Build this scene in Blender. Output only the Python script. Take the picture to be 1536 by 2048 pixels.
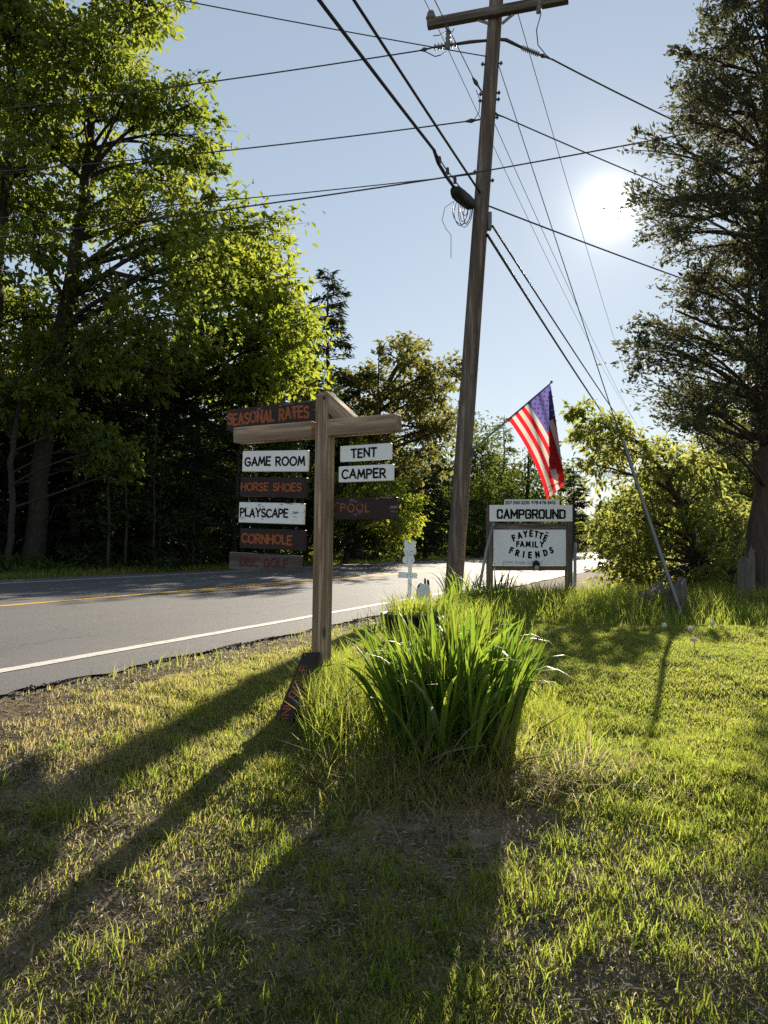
import bpy, math, random
import numpy as np
from mathutils import Vector, Matrix

sc = bpy.context.scene
for o in list(bpy.data.objects):
    bpy.data.objects.remove(o)
rng = np.random.default_rng(7)
random.seed(7)

# ------------------------------------------------------------------ camera, sky, sun, exposure
FPX, HX, HY, CZ = 1536.0, 768.0, 1096.0, 1.3      # focal length and horizon in photo pixels, eye height
cam_d = bpy.data.cameras.new('camera')
cam = bpy.data.objects.new('camera', cam_d)
sc.collection.objects.link(cam)
cam.location = (0, 0, CZ)
cam.rotation_euler = (math.radians(90), 0, 0)
cam_d.sensor_fit = 'VERTICAL'
cam_d.sensor_height = 36.0
cam_d.lens = 36.0 * FPX / 2048.0
cam_d.shift_y = (HY - 1024.0) / 2048.0
cam_d.clip_start = 0.05
cam_d.clip_end = 3000
sc.camera = cam

SUN = Vector((447 / 1536, 1.0, 681 / 1536)).normalized()
SUN_EL = math.asin(SUN.z)
SUN_AZ = math.atan2(SUN.x, SUN.y)
world = bpy.data.worlds.new('World')
sc.world = world
world.use_nodes = True
wn, wl = world.node_tree.nodes, world.node_tree.links
wn.clear()
sky = wn.new('ShaderNodeTexSky')
sky.sky_type = 'NISHITA'
sky.sun_disc = False
sky.sun_elevation = SUN_EL
sky.sun_rotation = SUN_AZ
sky.air_density = 1.0
sky.dust_density = 0.045
sky.ozone_density = 1.0
bg = wn.new('ShaderNodeBackground')
bg.inputs['Strength'].default_value = 0.121
sky_soft = wn.new('ShaderNodeGamma')          # tone curve on the sky colour: flattens the clear-sky gradient
sky_soft.inputs['Gamma'].default_value = 0.50
wl.new(sky.outputs[0], sky_soft.inputs['Color'])
wl.new(sky_soft.outputs[0], bg.inputs['Color'])
# sun disc and camera bloom painted into the sky, by angle from the sun
tc = wn.new('ShaderNodeTexCoord')
dotn = wn.new('ShaderNodeVectorMath'); dotn.operation = 'DOT_PRODUCT'
dotn.inputs[1].default_value = SUN
wl.new(tc.outputs['Generated'], dotn.inputs[0])
ac = wn.new('ShaderNodeMath'); ac.operation = 'ARCCOSINE'; ac.use_clamp = False
wl.new(dotn.outputs['Value'], ac.inputs[0])
def glow(deg, amp):
    d = wn.new('ShaderNodeMath'); d.operation = 'DIVIDE'; d.inputs[1].default_value = math.radians(deg)
    wl.new(ac.outputs[0], d.inputs[0])
    p = wn.new('ShaderNodeMath'); p.operation = 'POWER'; p.inputs[1].default_value = 2.0
    wl.new(d.outputs[0], p.inputs[0])
    n = wn.new('ShaderNodeMath'); n.operation = 'MULTIPLY'; n.inputs[1].default_value = -1.0
    wl.new(p.outputs[0], n.inputs[0])
    e = wn.new('ShaderNodeMath'); e.operation = 'EXPONENT'
    wl.new(n.outputs[0], e.inputs[0])
    m = wn.new('ShaderNodeMath'); m.operation = 'MULTIPLY'; m.inputs[1].default_value = amp
    wl.new(e.outputs[0], m.inputs[0])
    return m
ga = None
for g_ in (glow(0.78, 3.2), glow(1.7, 0.32), glow(4.2, 0.08)):
    if ga is None: ga = g_; continue
    s_ = wn.new('ShaderNodeMath'); s_.operation = 'ADD'
    wl.new(ga.outputs[0], s_.inputs[0]); wl.new(g_.outputs[0], s_.inputs[1]); ga = s_
bg2 = wn.new('ShaderNodeBackground')
bg2.inputs['Color'].default_value = (1.0, 0.93, 0.78, 1)
wl.new(ga.outputs[0], bg2.inputs['Strength'])
addw = wn.new('ShaderNodeAddShader')
wl.new(bg.outputs[0], addw.inputs[0]); wl.new(bg2.outputs[0], addw.inputs[1])
wo = wn.new('ShaderNodeOutputWorld')
wl.new(addw.outputs[0], wo.inputs['Surface'])

sun_d = bpy.data.lights.new('sun', 'SUN')
sun_d.energy = 4.6
sun_d.angle = math.radians(0.55)
sun_d.color = (1.0, 0.89, 0.71)
sun_o = bpy.data.objects.new('sun', sun_d)
sun_o.rotation_euler = (-SUN).to_track_quat('-Z', 'Y').to_euler()
sun_o.location = (10, 30, 30)
sc.collection.objects.link(sun_o)

vs = sc.view_settings
vs.view_transform = 'Standard'
vs.look = 'None'
vs.exposure = 1.36
vs.gamma = 1.0
vs.use_curve_mapping = False
cy = sc.cycles
cy.max_bounces = 7
cy.diffuse_bounces = 4
cy.glossy_bounces = 2
cy.transmission_bounces = 5
cy.transparent_max_bounces = 4
cy.use_denoising = False
cy.caustics_reflective = False
cy.caustics_refractive = False
cy.sample_clamp_indirect = 6.0

# ------------------------------------------------------------------ helpers
COL = sc.collection
def P(px, py, d):
    return np.array([(px - HX) / FPX * d, d, CZ + (HY - py) / FPX * d])

def empty(name, loc, label=None, cat=None, group=None):
    o = bpy.data.objects.new(name, None)
    o.empty_display_size = 0.1
    o.location = tuple(loc)
    COL.objects.link(o)
    tag(o, label, cat, group)
    return o

def tag(o, label=None, cat=None, group=None, kind=None):
    if label: o['label'] = label
    if cat: o['category'] = cat
    if group: o['group'] = group
    if kind: o['kind'] = kind
    return o

def mesh_np(name, V, faces, mats, parent=None, smooth=False, rnd=None, midx=None, origin=None):
    """V (N,3); faces: list of (M,k) int arrays (k = 3 or 4)."""
    V = np.asarray(V, dtype=np.float32)
    if isinstance(faces, np.ndarray): faces = [faces]
    faces = [np.asarray(f, dtype=np.int32) for f in faces if len(f)]
    if origin is not None:
        V = V - np.asarray(origin, dtype=np.float32)
    me = bpy.data.meshes.new(name)
    me.vertices.add(len(V))
    me.vertices.foreach_set('co', V.ravel())
    nl = sum(f.size for f in faces); nf = sum(len(f) for f in faces)
    me.loops.add(nl); me.polygons.add(nf)
    me.loops.foreach_set('vertex_index', np.concatenate([f.ravel() for f in faces]))
    tot = np.concatenate([np.full(len(f), f.shape[1], dtype=np.int32) for f in faces])
    st = np.concatenate([[0], np.cumsum(tot)[:-1]]).astype(np.int32)
    me.polygons.foreach_set('loop_start', st)
    me.polygons.foreach_set('loop_total', tot)
    if not isinstance(mats, (list, tuple)): mats = [mats]
    for m in mats: me.materials.append(m)
    if midx is not None: me.polygons.foreach_set('material_index', np.asarray(midx, dtype=np.int32))
    me.polygons.foreach_set('use_smooth', np.full(nf, bool(smooth)))
    if rnd is not None:
        a = me.attributes.new('rnd', 'FLOAT', 'POINT')
        a.data.foreach_set('value', np.asarray(rnd, dtype=np.float32))
    me.update(calc_edges=True)
    me.validate()
    o = bpy.data.objects.new(name, me)
    COL.objects.link(o)
    if parent is not None: o.parent = parent
    if origin is not None: o.location = tuple(float(c) for c in origin)
    return o

class MB:
    def __init__(s): s.v = []; s.f3 = []; s.f4 = []; s.n = 0
    def add(s, V, F):
        V = np.asarray(V, dtype=float)
        for f in F:
            (s.f3 if len(f) == 3 else s.f4).append([i + s.n for i in f])
        s.v.append(V); s.n += len(V)
    def box(s, lo, hi, bev=0.0, M=None):
        x0, y0, z0 = lo; x1, y1, z1 = hi
        b = min(bev, (x1 - x0) * .45, (y1 - y0) * .45, (z1 - z0) * .45)
        if b <= 0:
            V = [(x0,y0,z0),(x1,y0,z0),(x1,y1,z0),(x0,y1,z0),(x0,y0,z1),(x1,y0,z1),(x1,y1,z1),(x0,y1,z1)]
            F = [(3,2,1,0),(4,5,6,7),(0,1,5,4),(1,2,6,5),(2,3,7,6),(3,0,4,7)]
        else:
            V = []; idx = {}
            c = ((x0, x1), (y0, y1), (z0, z1))
            for i in (0, 1):
                for j in (0, 1):
                    for k in (0, 1):
                        for ax in range(3):
                            q = [c[0][i], c[1][j], c[2][k]]
                            for a2, s2 in ((0, i), (1, j), (2, k)):
                                if a2 != ax: q[a2] += b * (1 if s2 == 0 else -1)
                            idx[(i, j, k, ax)] = len(V); V.append(q)
            F = []
            for ax in range(3):
                for sd in (0, 1):
                    a1, a2 = [a for a in range(3) if a != ax]
                    q = []
                    for (m, n) in ((0,0),(1,0),(1,1),(0,1)):
                        t = [0,0,0]; t[ax] = sd; t[a1] = m; t[a2] = n
                        q.append(idx[(t[0], t[1], t[2], ax)])
                    flip = (sd == 0) ^ (ax == 1)
                    F.append(tuple(q[::-1]) if flip else tuple(q))
            for ax in range(3):
                a1, a2 = [a for a in range(3) if a != ax]
                for m in (0, 1):
                    for n in (0, 1):
                        t0 = [0,0,0]; t1 = [0,0,0]
                        t0[ax] = 0; t1[ax] = 1
                        t0[a1] = t1[a1] = m; t0[a2] = t1[a2] = n
                        F.append((idx[(*t0, a1)], idx[(*t1, a1)], idx[(*t1, a2)], idx[(*t0, a2)]))
            for i in (0, 1):
                for j in (0, 1):
                    for k in (0, 1):
                        F.append((idx[(i,j,k,0)], idx[(i,j,k,1)], idx[(i,j,k,2)]))
        V = np.array(V, dtype=float)
        if M is not None: V = V @ np.array(M.to_3x3()).T + np.array(M.translation)
        s.add(V, F)
    def tube(s, pts, rad, sides=6, caps=True):
        V, F = tube_np(np.asarray(pts, float), np.asarray(rad, float) if np.ndim(rad) else np.full(len(pts), rad), sides)
        s.add(V, [tuple(f) for f in F])
        if caps:
            n = len(pts)
            for ring in (0, n - 1):
                c = s.n
                s.v.append(np.asarray([pts[ring]], float)); s.n += 1
                b = c - len(V) + ring * sides
                # account for an earlier cap vertex
                if ring: b -= 1
                for k in range(sides):
                    a, d = b + k, b + (k + 1) % sides
                    s.f3.append([c, d, a] if ring == 0 else [c, a, d])
    def lathe(s, prof, seg=20, c=(0, 0, 0)):
        V = []; F = []
        for (r, z) in prof:
            for k in range(seg):
                a = 2 * math.pi * k / seg
                V.append((c[0] + r * math.cos(a), c[1] + r * math.sin(a), c[2] + z))
        for i in range(len(prof) - 1):
            for k in range(seg):
                F.append((i*seg+k, i*seg+(k+1)%seg, (i+1)*seg+(k+1)%seg, (i+1)*seg+k))
        s.add(V, F)
    def prism(s, poly, t0, t1, M=None):
        """2-D outline (x,z) extruded along y from t0 to t1 (ear-clipped caps)."""
        from mathutils.geometry import tessellate_polygon
        n = len(poly)
        V = [(x, t0, z) for x, z in poly] + [(x, t1, z) for x, z in poly]
        tri = tessellate_polygon([[Vector((x, z, 0)) for x, z in poly]])
        F = [tuple(t) for t in tri] + [tuple(i + n for i in t[::-1]) for t in tri]
        F += [(i, (i+1) % n, (i+1) % n + n, i + n) for i in range(n)]
        V = np.array(V, float)
        if M is not None: V = V @ np.array(M.to_3x3()).T + np.array(M.translation)
        s.add(V, F)
    def build(s, name, mat, parent=None, smooth=False, M=None):
        V = np.concatenate(s.v)
        F = []
        if s.f3: F.append(np.array(s.f3))
        if s.f4: F.append(np.array(s.f4))
        o = mesh_np(name, V, F, mat, parent, smooth)
        if M is not None: o.matrix_local = M
        return o

def tube_np(pts, rad, sides):
    n = len(pts)
    T = np.gradient(pts, axis=0)
    T /= np.linalg.norm(T, axis=1, keepdims=True) + 1e-9
    ref = np.array([0, 0, 1.0]) if abs(T[:, 2]).mean() < 0.8 else np.array([1.0, 0, 0])
    A = np.cross(T, ref); A /= np.linalg.norm(A, axis=1, keepdims=True) + 1e-9
    B = np.cross(T, A)
    an = np.arange(sides) * 2 * math.pi / sides
    V = pts[:, None, :] + rad[:, None, None] * (np.cos(an)[None, :, None] * A[:, None, :] + np.sin(an)[None, :, None] * B[:, None, :])
    V = V.reshape(-1, 3)
    i = np.arange(n - 1)[:, None] * sides; k = np.arange(sides)[None, :]; k2 = (k + 1) % sides
    F = np.stack([i + k, i + k2, i + sides + k2, i + sides + k], -1).reshape(-1, 4)
    return V, F

def vnoise(x, y, seed=0):
    x = np.asarray(x, float); y = np.asarray(y, float)
    xi = np.floor(x).astype(np.int64); yi = np.floor(y).astype(np.int64)
    fx = x - xi; fy = y - yi
    fx = fx * fx * (3 - 2 * fx); fy = fy * fy * (3 - 2 * fy)
    def h(a, b):
        n = (a * 374761393 + b * 668265263 + seed * 1442695041) & 0x7fffffff
        n = ((n ^ (n >> 13)) * 1274126177) & 0x7fffffff
        return ((n ^ (n >> 16)) & 0xffff) / 65535.0
    return (h(xi, yi) * (1 - fx) + h(xi + 1, yi) * fx) * (1 - fy) + (h(xi, yi + 1) * (1 - fx) + h(xi + 1, yi + 1) * fx) * fy

def sstep(t):
    t = np.clip(t, 0, 1); return t * t * (3 - 2 * t)

RD = np.array([0.379, 0.9254])          # the road's direction
def road_p(x, y): return RD[0] * y - RD[1] * x        # metres to the left of the camera's own line along the road
def road_z(p): return -0.77 + (np.clip(p, 3.0, 11.6) - 3.41) * 0.028
EDGE0, EDGE1 = 3.41, 11.15
def ground(x, y):
    x = np.asarray(x, float); y = np.asarray(y, float)
    p = road_p(x, y)
    b = np.interp(y, [0, 1, 2.0, 2.6, 3.5, 4.5, 5.4, 7.2, 12, 300], [-1.42, -1.36, -1.26, -1.17, -1.07, -1.0, -0.87, -0.75, -0.77, -0.77])
    b = b - 0.06 * np.exp(-(((x + .60) / .30) ** 2 + ((y - 4.15) / .38) ** 2))
    b = b + 0.10 * np.exp(-(((x - 0.30) / 0.42) ** 2 + ((y - 3.85) / 0.42) ** 2))
    b = b + (vnoise(x * 1.7, y * 1.7, 3) - .5) * 0.05 + (vnoise(x * 6, y * 6, 4) - .5) * 0.022 + (vnoise(x * 19, y * 19, 5) - .5) * 0.010
    rz = road_z(p)
    t = sstep((p - 1.5) / (3.35 - 1.5))
    z = b * (1 - t) + (rz - 0.014 + (vnoise(x * 8, y * 8, 9) - .5) * 0.02) * t
    inside = sstep((p - 3.50) / 0.12) * sstep((EDGE1 + .05 - p) / 0.12)
    z = z - 0.10 * inside
    far = sstep((p - EDGE1) / 2.5)
    z = np.where(p > EDGE1, -0.575 + far * 0.06 + sstep((p - 14) / 20) * 0.8 + (vnoise(x * 2, y * 2, 6) - .5) * 0.08 * far, z)
    return z + CZ

def ground_px(px, py):
    """point of the ground seen at a photo pixel"""
    ds = np.linspace(1.0, 60, 6000)
    x = (px - HX) / FPX * ds; z = CZ + (HY - py) / FPX * ds
    g = ground(x, ds)
    k = np.argmax(z <= g)
    return np.array([x[k], ds[k], g[k]])

# ------------------------------------------------------------------ materials
MAT = {}
def new_mat(name):
    m = bpy.data.materials.new(name); m.use_nodes = True
    nt = m.node_tree; nt.nodes.clear()
    out = nt.nodes.new('ShaderNodeOutputMaterial')
    MAT[name] = m
    return m, nt, out
def N(nt, t, **kw):
    n = nt.nodes.new(t)
    for k, v in kw.items():
        if hasattr(n, k): setattr(n, k, v)
        else: n.inputs[k].default_value = v
    return n
def ramp(nt, stops, fac=None):
    r = nt.nodes.new('ShaderNodeValToRGB')
    e = r.color_ramp.elements
    while len(e) < len(stops): e.new(0.5)
    for i, (p, c) in enumerate(stops):
        e[i].position = p; e[i].color = (*c, 1) if len(c) == 3 else c
    if fac is not None: nt.links.new(fac, r.inputs[0])
    return r
def coords(nt, scale=(1, 1, 1), kind='Object'):
    t = nt.nodes.new('ShaderNodeTexCoord'); mp = nt.nodes.new('ShaderNodeMapping')
    mp.inputs['Scale'].default_value = scale
    nt.links.new(t.outputs[kind], mp.inputs[0])
    return mp.outputs[0]
def noise(nt, vec, scale, detail=4, rough=0.6, dist=0.0):
    n = nt.nodes.new('ShaderNodeTexNoise')
    n.inputs['Scale'].default_value = scale; n.inputs['Detail'].default_value = detail
    n.inputs['Roughness'].default_value = rough; n.inputs['Distortion'].default_value = dist
    nt.links.new(vec, n.inputs['Vector'])
    return n.outputs['Fac']
def mixc(nt, fac, a, b, mode='MIX'):
    m = nt.nodes.new('ShaderNodeMix'); m.data_type = 'RGBA'; m.blend_type = mode
    if isinstance(fac, (int, float)): m.inputs[0].default_value = fac
    else: nt.links.new(fac, m.inputs[0])
    for s, v in ((6, a), (7, b)):
        if isinstance(v, tuple): m.inputs[s].default_value = (*v, 1)
        else: nt.links.new(v, m.inputs[s])
    return m.outputs[2]
def bump(nt, h, strength=0.3, dist=0.01):
    b = nt.nodes.new('ShaderNodeBump'); b.inputs['Strength'].default_value = strength; b.inputs['Distance'].default_value = dist
    nt.links.new(h, b.inputs['Height']); return b.outputs[0]
def principled(nt, out, col, rough=0.7, spec=0.3, metal=0.0, nrm=None):
    b = nt.nodes.new('ShaderNodeBsdfPrincipled')
    if isinstance(col, tuple): b.inputs['Base Color'].default_value = (*col, 1)
    else: nt.links.new(col, b.inputs['Base Color'])
    if isinstance(rough, (int, float)): b.inputs['Roughness'].default_value = rough
    else: nt.links.new(rough, b.inputs['Roughness'])
    b.inputs['Specular IOR Level'].default_value = spec
    b.inputs['Metallic'].default_value = metal
    if nrm is not None: nt.links.new(nrm, b.inputs['Normal'])
    nt.links.new(b.outputs[0], out.inputs[0])
    return b

def leaf_mat(name, stops, trans, tfac=0.45, rough=0.62, spec=0.18):
    m, nt, out = new_mat(name)
    a = N(nt, 'ShaderNodeAttribute', attribute_name='rnd')
    r = ramp(nt, stops, a.outputs['Fac'])
    b = principled(nt, out, r.outputs[0], rough, spec)
    t = nt.nodes.new('ShaderNodeBsdfTranslucent')
    r2 = ramp(nt, trans, a.outputs['Fac'])
    nt.links.new(r2.outputs[0], t.inputs['Color'])
    mx = nt.nodes.new('ShaderNodeMixShader'); mx.inputs[0].default_value = tfac
    nt.links.new(b.outputs[0], mx.inputs[1]); nt.links.new(t.outputs[0], mx.inputs[2])
    nt.links.new(mx.outputs[0], out.inputs[0])
    return m

leaf_mat('oak_leaf', [(0, (.04, .07, .013)), (1, (.095, .125, .022))], [(0, (.18, .27, .028)), (1, (.44, .48, .065))], .5)
leaf_mat('bronze_leaf', [(0, (.05, .065, .018)), (1, (.115, .10, .035))], [(0, (.22, .25, .04)), (1, (.38, .34, .08))], .45)
leaf_mat('maple_leaf', [(0, (.05, .09, .015)), (1, (.10, .14, .025))], [(0, (.30, .40, .03)), (1, (.52, .55, .06))], .5)
leaf_mat('elder_leaf', [(0, (.05, .085, .02)), (1, (.11, .135, .035))], [(0, (.28, .36, .05)), (1, (.54, .53, .13))], .5)
leaf_mat('hemlock_leaf', [(0, (.012, .025, .010)), (1, (.03, .05, .018))], [(0, (.03, .05, .012)), (1, (.10, .13, .03))], .25)
leaf_mat('cedar_leaf', [(0, (.035, .050, .024)), (1, (.080, .090, .045))], [(0, (.09, .12, .04)), (1, (.24, .22, .10))], .33)
leaf_mat('wood_leaf', [(0, (.02, .04, .010)), (1, (.05, .08, .018))], [(0, (.08, .13, .015)), (1, (.24, .28, .04))], .4)
leaf_mat('grass_blade', [(0, (.05, .09, .018)), (.72, (.11, .15, .03)), (.80, (.20, .17, .07)), (1, (.36, .29, .16))],
         [(0, (.28, .41, .05)), (.72, (.56, .58, .09)), (.80, (.58, .50, .18)), (1, (.52, .42, .24))], .53)
leaf_mat('iris_leaf', [(0, (.035, .08, .018)), (.90, (.08, .13, .022)), (.95, (.26, .20, .10)), (1, (.34, .27, .16))], [(0, (.17, .33, .03)), (.90, (.42, .50, .05)), (.95, (.36, .28, .12)), (1, (.36, .28, .14))], .45, .5, .28)
leaf_mat('straw', [(0, (.13, .10, .065)), (.6, (.24, .185, .12)), (1, (.40, .34, .25))], [(0, (.15, .11, .06)), (1, (.32, .26, .17))], .2, .6, .4)

def bark(name, c0, c1, sc_=(9, 9, 1.6)):
    m, nt, out = new_mat(name)
    v = coords(nt, sc_)
    n1 = noise(nt, v, 3.0, 6, .65, .6); n2 = noise(nt, coords(nt), 1.1, 3)
    r = ramp(nt, [(.3, c0), (.7, c1)], n1)
    c = mixc(nt, n2, r.outputs[0], tuple(.75 * k for k in c0))
    principled(nt, out, c, .9, .15, 0, bump(nt, n1, .9, .03))
    return m
bark('oak_bark', (.035, .030, .025), (.11, .098, .085))
bark('cedar_bark', (.055, .042, .034), (.16, .125, .10), (14, 14, .8))
bark('grey_bark', (.06, .052, .045), (.15, .135, .115))
bark('stump_wood', (.11, .10, .088), (.28, .255, .225), (14, 14, 1.5))

def wood(name, ca, cb, axis=2, knots=True, scale=1.0, crack=0.35, rough=.8):
    m, nt, out = new_mat(name)
    s = [15 * scale] * 3; s[axis] = .9 * scale
    v = coords(nt, tuple(s))
    n1 = noise(nt, v, 1.6, 5, .62, .9)
    sg = [48 * scale] * 3; sg[axis] = .7 * scale
    ng = noise(nt, coords(nt, tuple(sg)), 1.4, 3, .55, 1.2)
    s2 = [80 * scale] * 3; s2[axis] = 2.2 * scale
    n2 = noise(nt, coords(nt, tuple(s2)), 1.5, 3, .5, .3)
    s3 = [3.0 * scale] * 3; s3[axis] = 1.2 * scale
    n3 = noise(nt, coords(nt, tuple(s3)), 1.3, 3, .5)
    c = ramp(nt, [(.36, tuple(.75 * k for k in ca)), (.5, ca), (.64, cb)], n1).outputs[0]
    dark = tuple(.28 * k for k in ca)
    f = ramp(nt, [(.30, (1, 1, 1)), (.40, (0, 0, 0))], n2)
    mm = N(nt, 'ShaderNodeMath', operation='MULTIPLY'); mm.inputs[1].default_value = crack
    nt.links.new(f.outputs[0], mm.inputs[0])
    c = mixc(nt, mm.outputs[0], c, dark)
    c = mixc(nt, ramp(nt, [(.40, (.75, .75, .75)), (.52, (0, 0, 0))], ng).outputs[0], c, tuple(.55 * k for k in ca))
    grey = tuple(sum(cb) / 3 * k for k in (1.0, .98, .95))
    f3 = ramp(nt, [(.45, (0, 0, 0)), (.8, (.35, .35, .35))], n3)
    c = mixc(nt, f3.outputs[0], c, grey)
    if knots:
        sk = [5.5 * scale] * 3; sk[axis] = 2.6 * scale
        vo = nt.nodes.new('ShaderNodeTexVoronoi'); vo.inputs['Scale'].default_value = 1.0
        nt.links.new(coords(nt, tuple(sk)), vo.inputs['Vector'])
        fk = ramp(nt, [(.06, (1, 1, 1)), (.13, (0, 0, 0))], vo.outputs['Distance'])
        c = mixc(nt, fk.outputs[0], c, tuple(.35 * k for k in ca))
    principled(nt, out, c, rough, .2, 0, bump(nt, n2, .5, .004))
    return m
wood('post_wood', (.29, .195, .118), (.53, .395, .26), 2, crack=.5)
wood('beam_wood', (.30, .20, .122), (.53, .39, .255), 0, crack=.5)
wood('old_wood', (.13, .105, .085), (.26, .22, .19), 0, False, 1.4)
wood('old_post_wood', (.14, .11, .088), (.28, .235, .195), 2, False)
wood('pole_wood', (.15, .112, .088), (.31, .245, .20), 2, False, .55, .75)
wood('arm_wood', (.10, .08, .062), (.24, .19, .15), 0, False)
wood('grey_board', (.10, .083, .074), (.155, .135, .125), 0, False, 1.2, .5)

def paint(name, col, under, wear=.0, rough=.55, var=.12, spec=.3, wscale=4.0):
    m, nt, out = new_mat(name)
    v = coords(nt, (1, 1, 1))
    n1 = noise(nt, v, 7, 5, .6); n2 = noise(nt, coords(nt, (wscale, 20, wscale * 5)), 2.2, 5, .7, .4)
    c = mixc(nt, n1, tuple(k * (1 - var) for k in col), tuple(min(1, k * (1 + var)) for k in col))
    if wear > 0:
        f = ramp(nt, [(1 - wear - .02, (0, 0, 0)), (1 - wear + .03, (1, 1, 1))], n2)
        c = mixc(nt, f.outputs[0], c, under)
    n4 = noise(nt, coords(nt, (6, 60, 60)), 2.0, 3)
    principled(nt, out, c, rough, spec, 0, bump(nt, n4, .15, .002))
    return m
paint('white_paint', (.88, .885, .88), (.28, .25, .22), .28, var=.07)
paint('white_paint_worn', (.85, .855, .85), (.22, .20, .18), .40, var=.10)
paint('sign_white', (.89, .895, .90), (.60, .59, .57), .22, var=.04, rough=.75, spec=.15)
paint('brown_paint', (.020, .011, .010), (.12, .10, .085), .22, var=.25)
paint('brown_paint_flaking', (.022, .011, .010), (.20, .16, .13), .40, var=.25)
paint('orange_letter', (.34, .085, .022), (.05, .025, .02), .36, var=.2, wscale=9)
paint('orange_letter_worn', (.31, .085, .025), (.05, .025, .02), .47, var=.2, wscale=14)
paint('maroon_letter', (.085, .014, .016), (.09, .07, .06), .34, var=.2, wscale=12)
paint('black_letter', (.010, .010, .013), (.025, .025, .025), .2, rough=.8, spec=.1)
paint('ghost_letter', (.36, .36, .36), (.6, .6, .6), .5, wscale=30)
paint('pale_sign_paint', (.76, .80, .82), (.40, .40, .38), .3)
paint('dark_paint', (.018, .017, .018), (.05, .04, .035), .3)

def simple(name, col, rough=.5, spec=.4, metal=0.0, nscale=20, var=.25):
    m, nt, out = new_mat(name)
    n1 = noise(nt, coords(nt), nscale, 4)
    c = mixc(nt, n1, tuple(k * (1 - var) for k in col), tuple(min(1, k * (1 + var)) for k in col))
    principled(nt, out, c, rough, spec, metal, bump(nt, n1, .1, .003))
    return m
simple('black_cable', (.018, .016, .018), .55, .3)
simple('wire_metal', (.06, .058, .062), .5, .4, .3)
simple('galvanized', (.28, .29, .30), .5, .5, .7)
simple('porcelain', (.16, .13, .13), .35, .5)
simple('polymer_grey', (.18, .19, .21), .5, .4)
simple('guard_plastic', (.20, .215, .20), .55, .35)
simple('black_plastic', (.02, .02, .021), .45, .4)
simple('splice_black', (.020, .018, .020), .6, .3)
simple('potting_soil', (.05, .038, .028), .95, .1, 0, 60)
simple('lamp_glass', (.35, .36, .38), .25, .5)
simple('seed_fluff', (.75, .74, .70), .9, .1)
simple('dandelion_stem', (.10, .15, .04), .6)
simple('tar_chunk', (.050, .047, .045), .85, .3, 0, 80, .4)
simple('rock_grey', (.20, .17, .135), .9, .2, 0, 9, .4)
simple('twig', (.16, .125, .09), .85, .2)

def cloth(name, col, tcol, tf=.5):
    m, nt, out = new_mat(name)
    w = noise(nt, coords(nt), 60, 3)
    c = mixc(nt, w, tuple(k * .93 for k in col), tuple(min(1, k * 1.05) for k in col))
    b = principled(nt, out, c, .75, .2)
    t = nt.nodes.new('ShaderNodeBsdfTranslucent'); t.inputs['Color'].default_value = (*tcol, 1)
    mx = nt.nodes.new('ShaderNodeMixShader'); mx.inputs[0].default_value = tf
    nt.links.new(b.outputs[0], mx.inputs[1]); nt.links.new(t.outputs[0], mx.inputs[2])
    nt.links.new(mx.outputs[0], out.inputs[0])
cloth('flag_red', (.42, .02, .025), (.60, .02, .03))
cloth('flag_white', (.62, .60, .58), (.50, .47, .43))
cloth('flag_blue', (.045, .045, .14), (.13, .11, .34), .5)
cloth('flag_star', (.35, .35, .40), (.02, .02, .05), .2)

# ground cover
m, nt, out = new_mat('lawn_soil')
v = coords(nt)
na, nb, nc, nd = noise(nt, v, 1.3, 5), noise(nt, v, 22, 6, .7), noise(nt, v, 150, 4, .7), noise(nt, v, 6, 4)
soil = ramp(nt, [(.3, (.035, .026, .018)), (.7, (.12, .090, .060))], nb).outputs[0]
straw_c = ramp(nt, [(.35, (.14, .108, .068)), (.65, (.36, .285, .19))], nc).outputs[0]
f = ramp(nt, [(.34, (0, 0, 0)), (.54, (.9, .9, .9))], nd)
c = mixc(nt, f.outputs[0], soil, straw_c)
a = N(nt, 'ShaderNodeAttribute', attribute_name='rnd')
grn = ramp(nt, [(.3, (.030, .045, .010)), (.7, (.075, .095, .022))], nb).outputs[0]
c = mixc(nt, a.outputs['Fac'], c, grn)
principled(nt, out, c, .95, .1, 0, bump(nt, nc, .8, .012))

m, nt, out = new_mat('asphalt')
v = coords(nt)
rot = nt.nodes.new('ShaderNodeMapping'); rot.inputs['Rotation'].default_value = (0, 0, math.atan2(RD[0], RD[1]))
nt.links.new(v, rot.inputs[0])
lng = nt.nodes.new('ShaderNodeMapping'); lng.inputs['Scale'].default_value = (1, .04, 1); nt.links.new(rot.outputs[0], lng.inputs[0])
n1, n2, n3 = noise(nt, v, 260, 3, .8), noise(nt, v, .8, 4), noise(nt, lng.outputs[0], 1.6, 5)
c = ramp(nt, [(.30, (.055, .053, .053)), (.62, (.125, .12, .118)), (.80, (.22, .21, .205))], n1).outputs[0]
n5 = noise(nt, v, 38, 4, .85)
c = mixc(nt, ramp(nt, [(.40, (0, 0, 0)), (.75, (.8, .8, .8))], n5).outputs[0], c, (.19, .183, .178))
c = mixc(nt, ramp(nt, [(.28, (.7, .7, .7)), (.42, (0, 0, 0))], n5).outputs[0], c, (.045, .043, .043))
c = mixc(nt, ramp(nt, [(.35, (0, 0, 0)), (.7, (.5, .5, .5))], n3).outputs[0], c, (.075, .072, .072))
c = mixc(nt, ramp(nt, [(.45, (0, 0, 0)), (.7, (.35, .35, .35))], n2).outputs[0], c, (.14, .133, .13))
vc = nt.nodes.new('ShaderNodeTexVoronoi'); vc.feature = 'DISTANCE_TO_EDGE'; vc.inputs['Scale'].default_value = .55
vd = nt.nodes.new('ShaderNodeVectorMath'); vd.operation = 'MULTIPLY_ADD'; vd.inputs[1].default_value = (.5, .5, .5)
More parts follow.
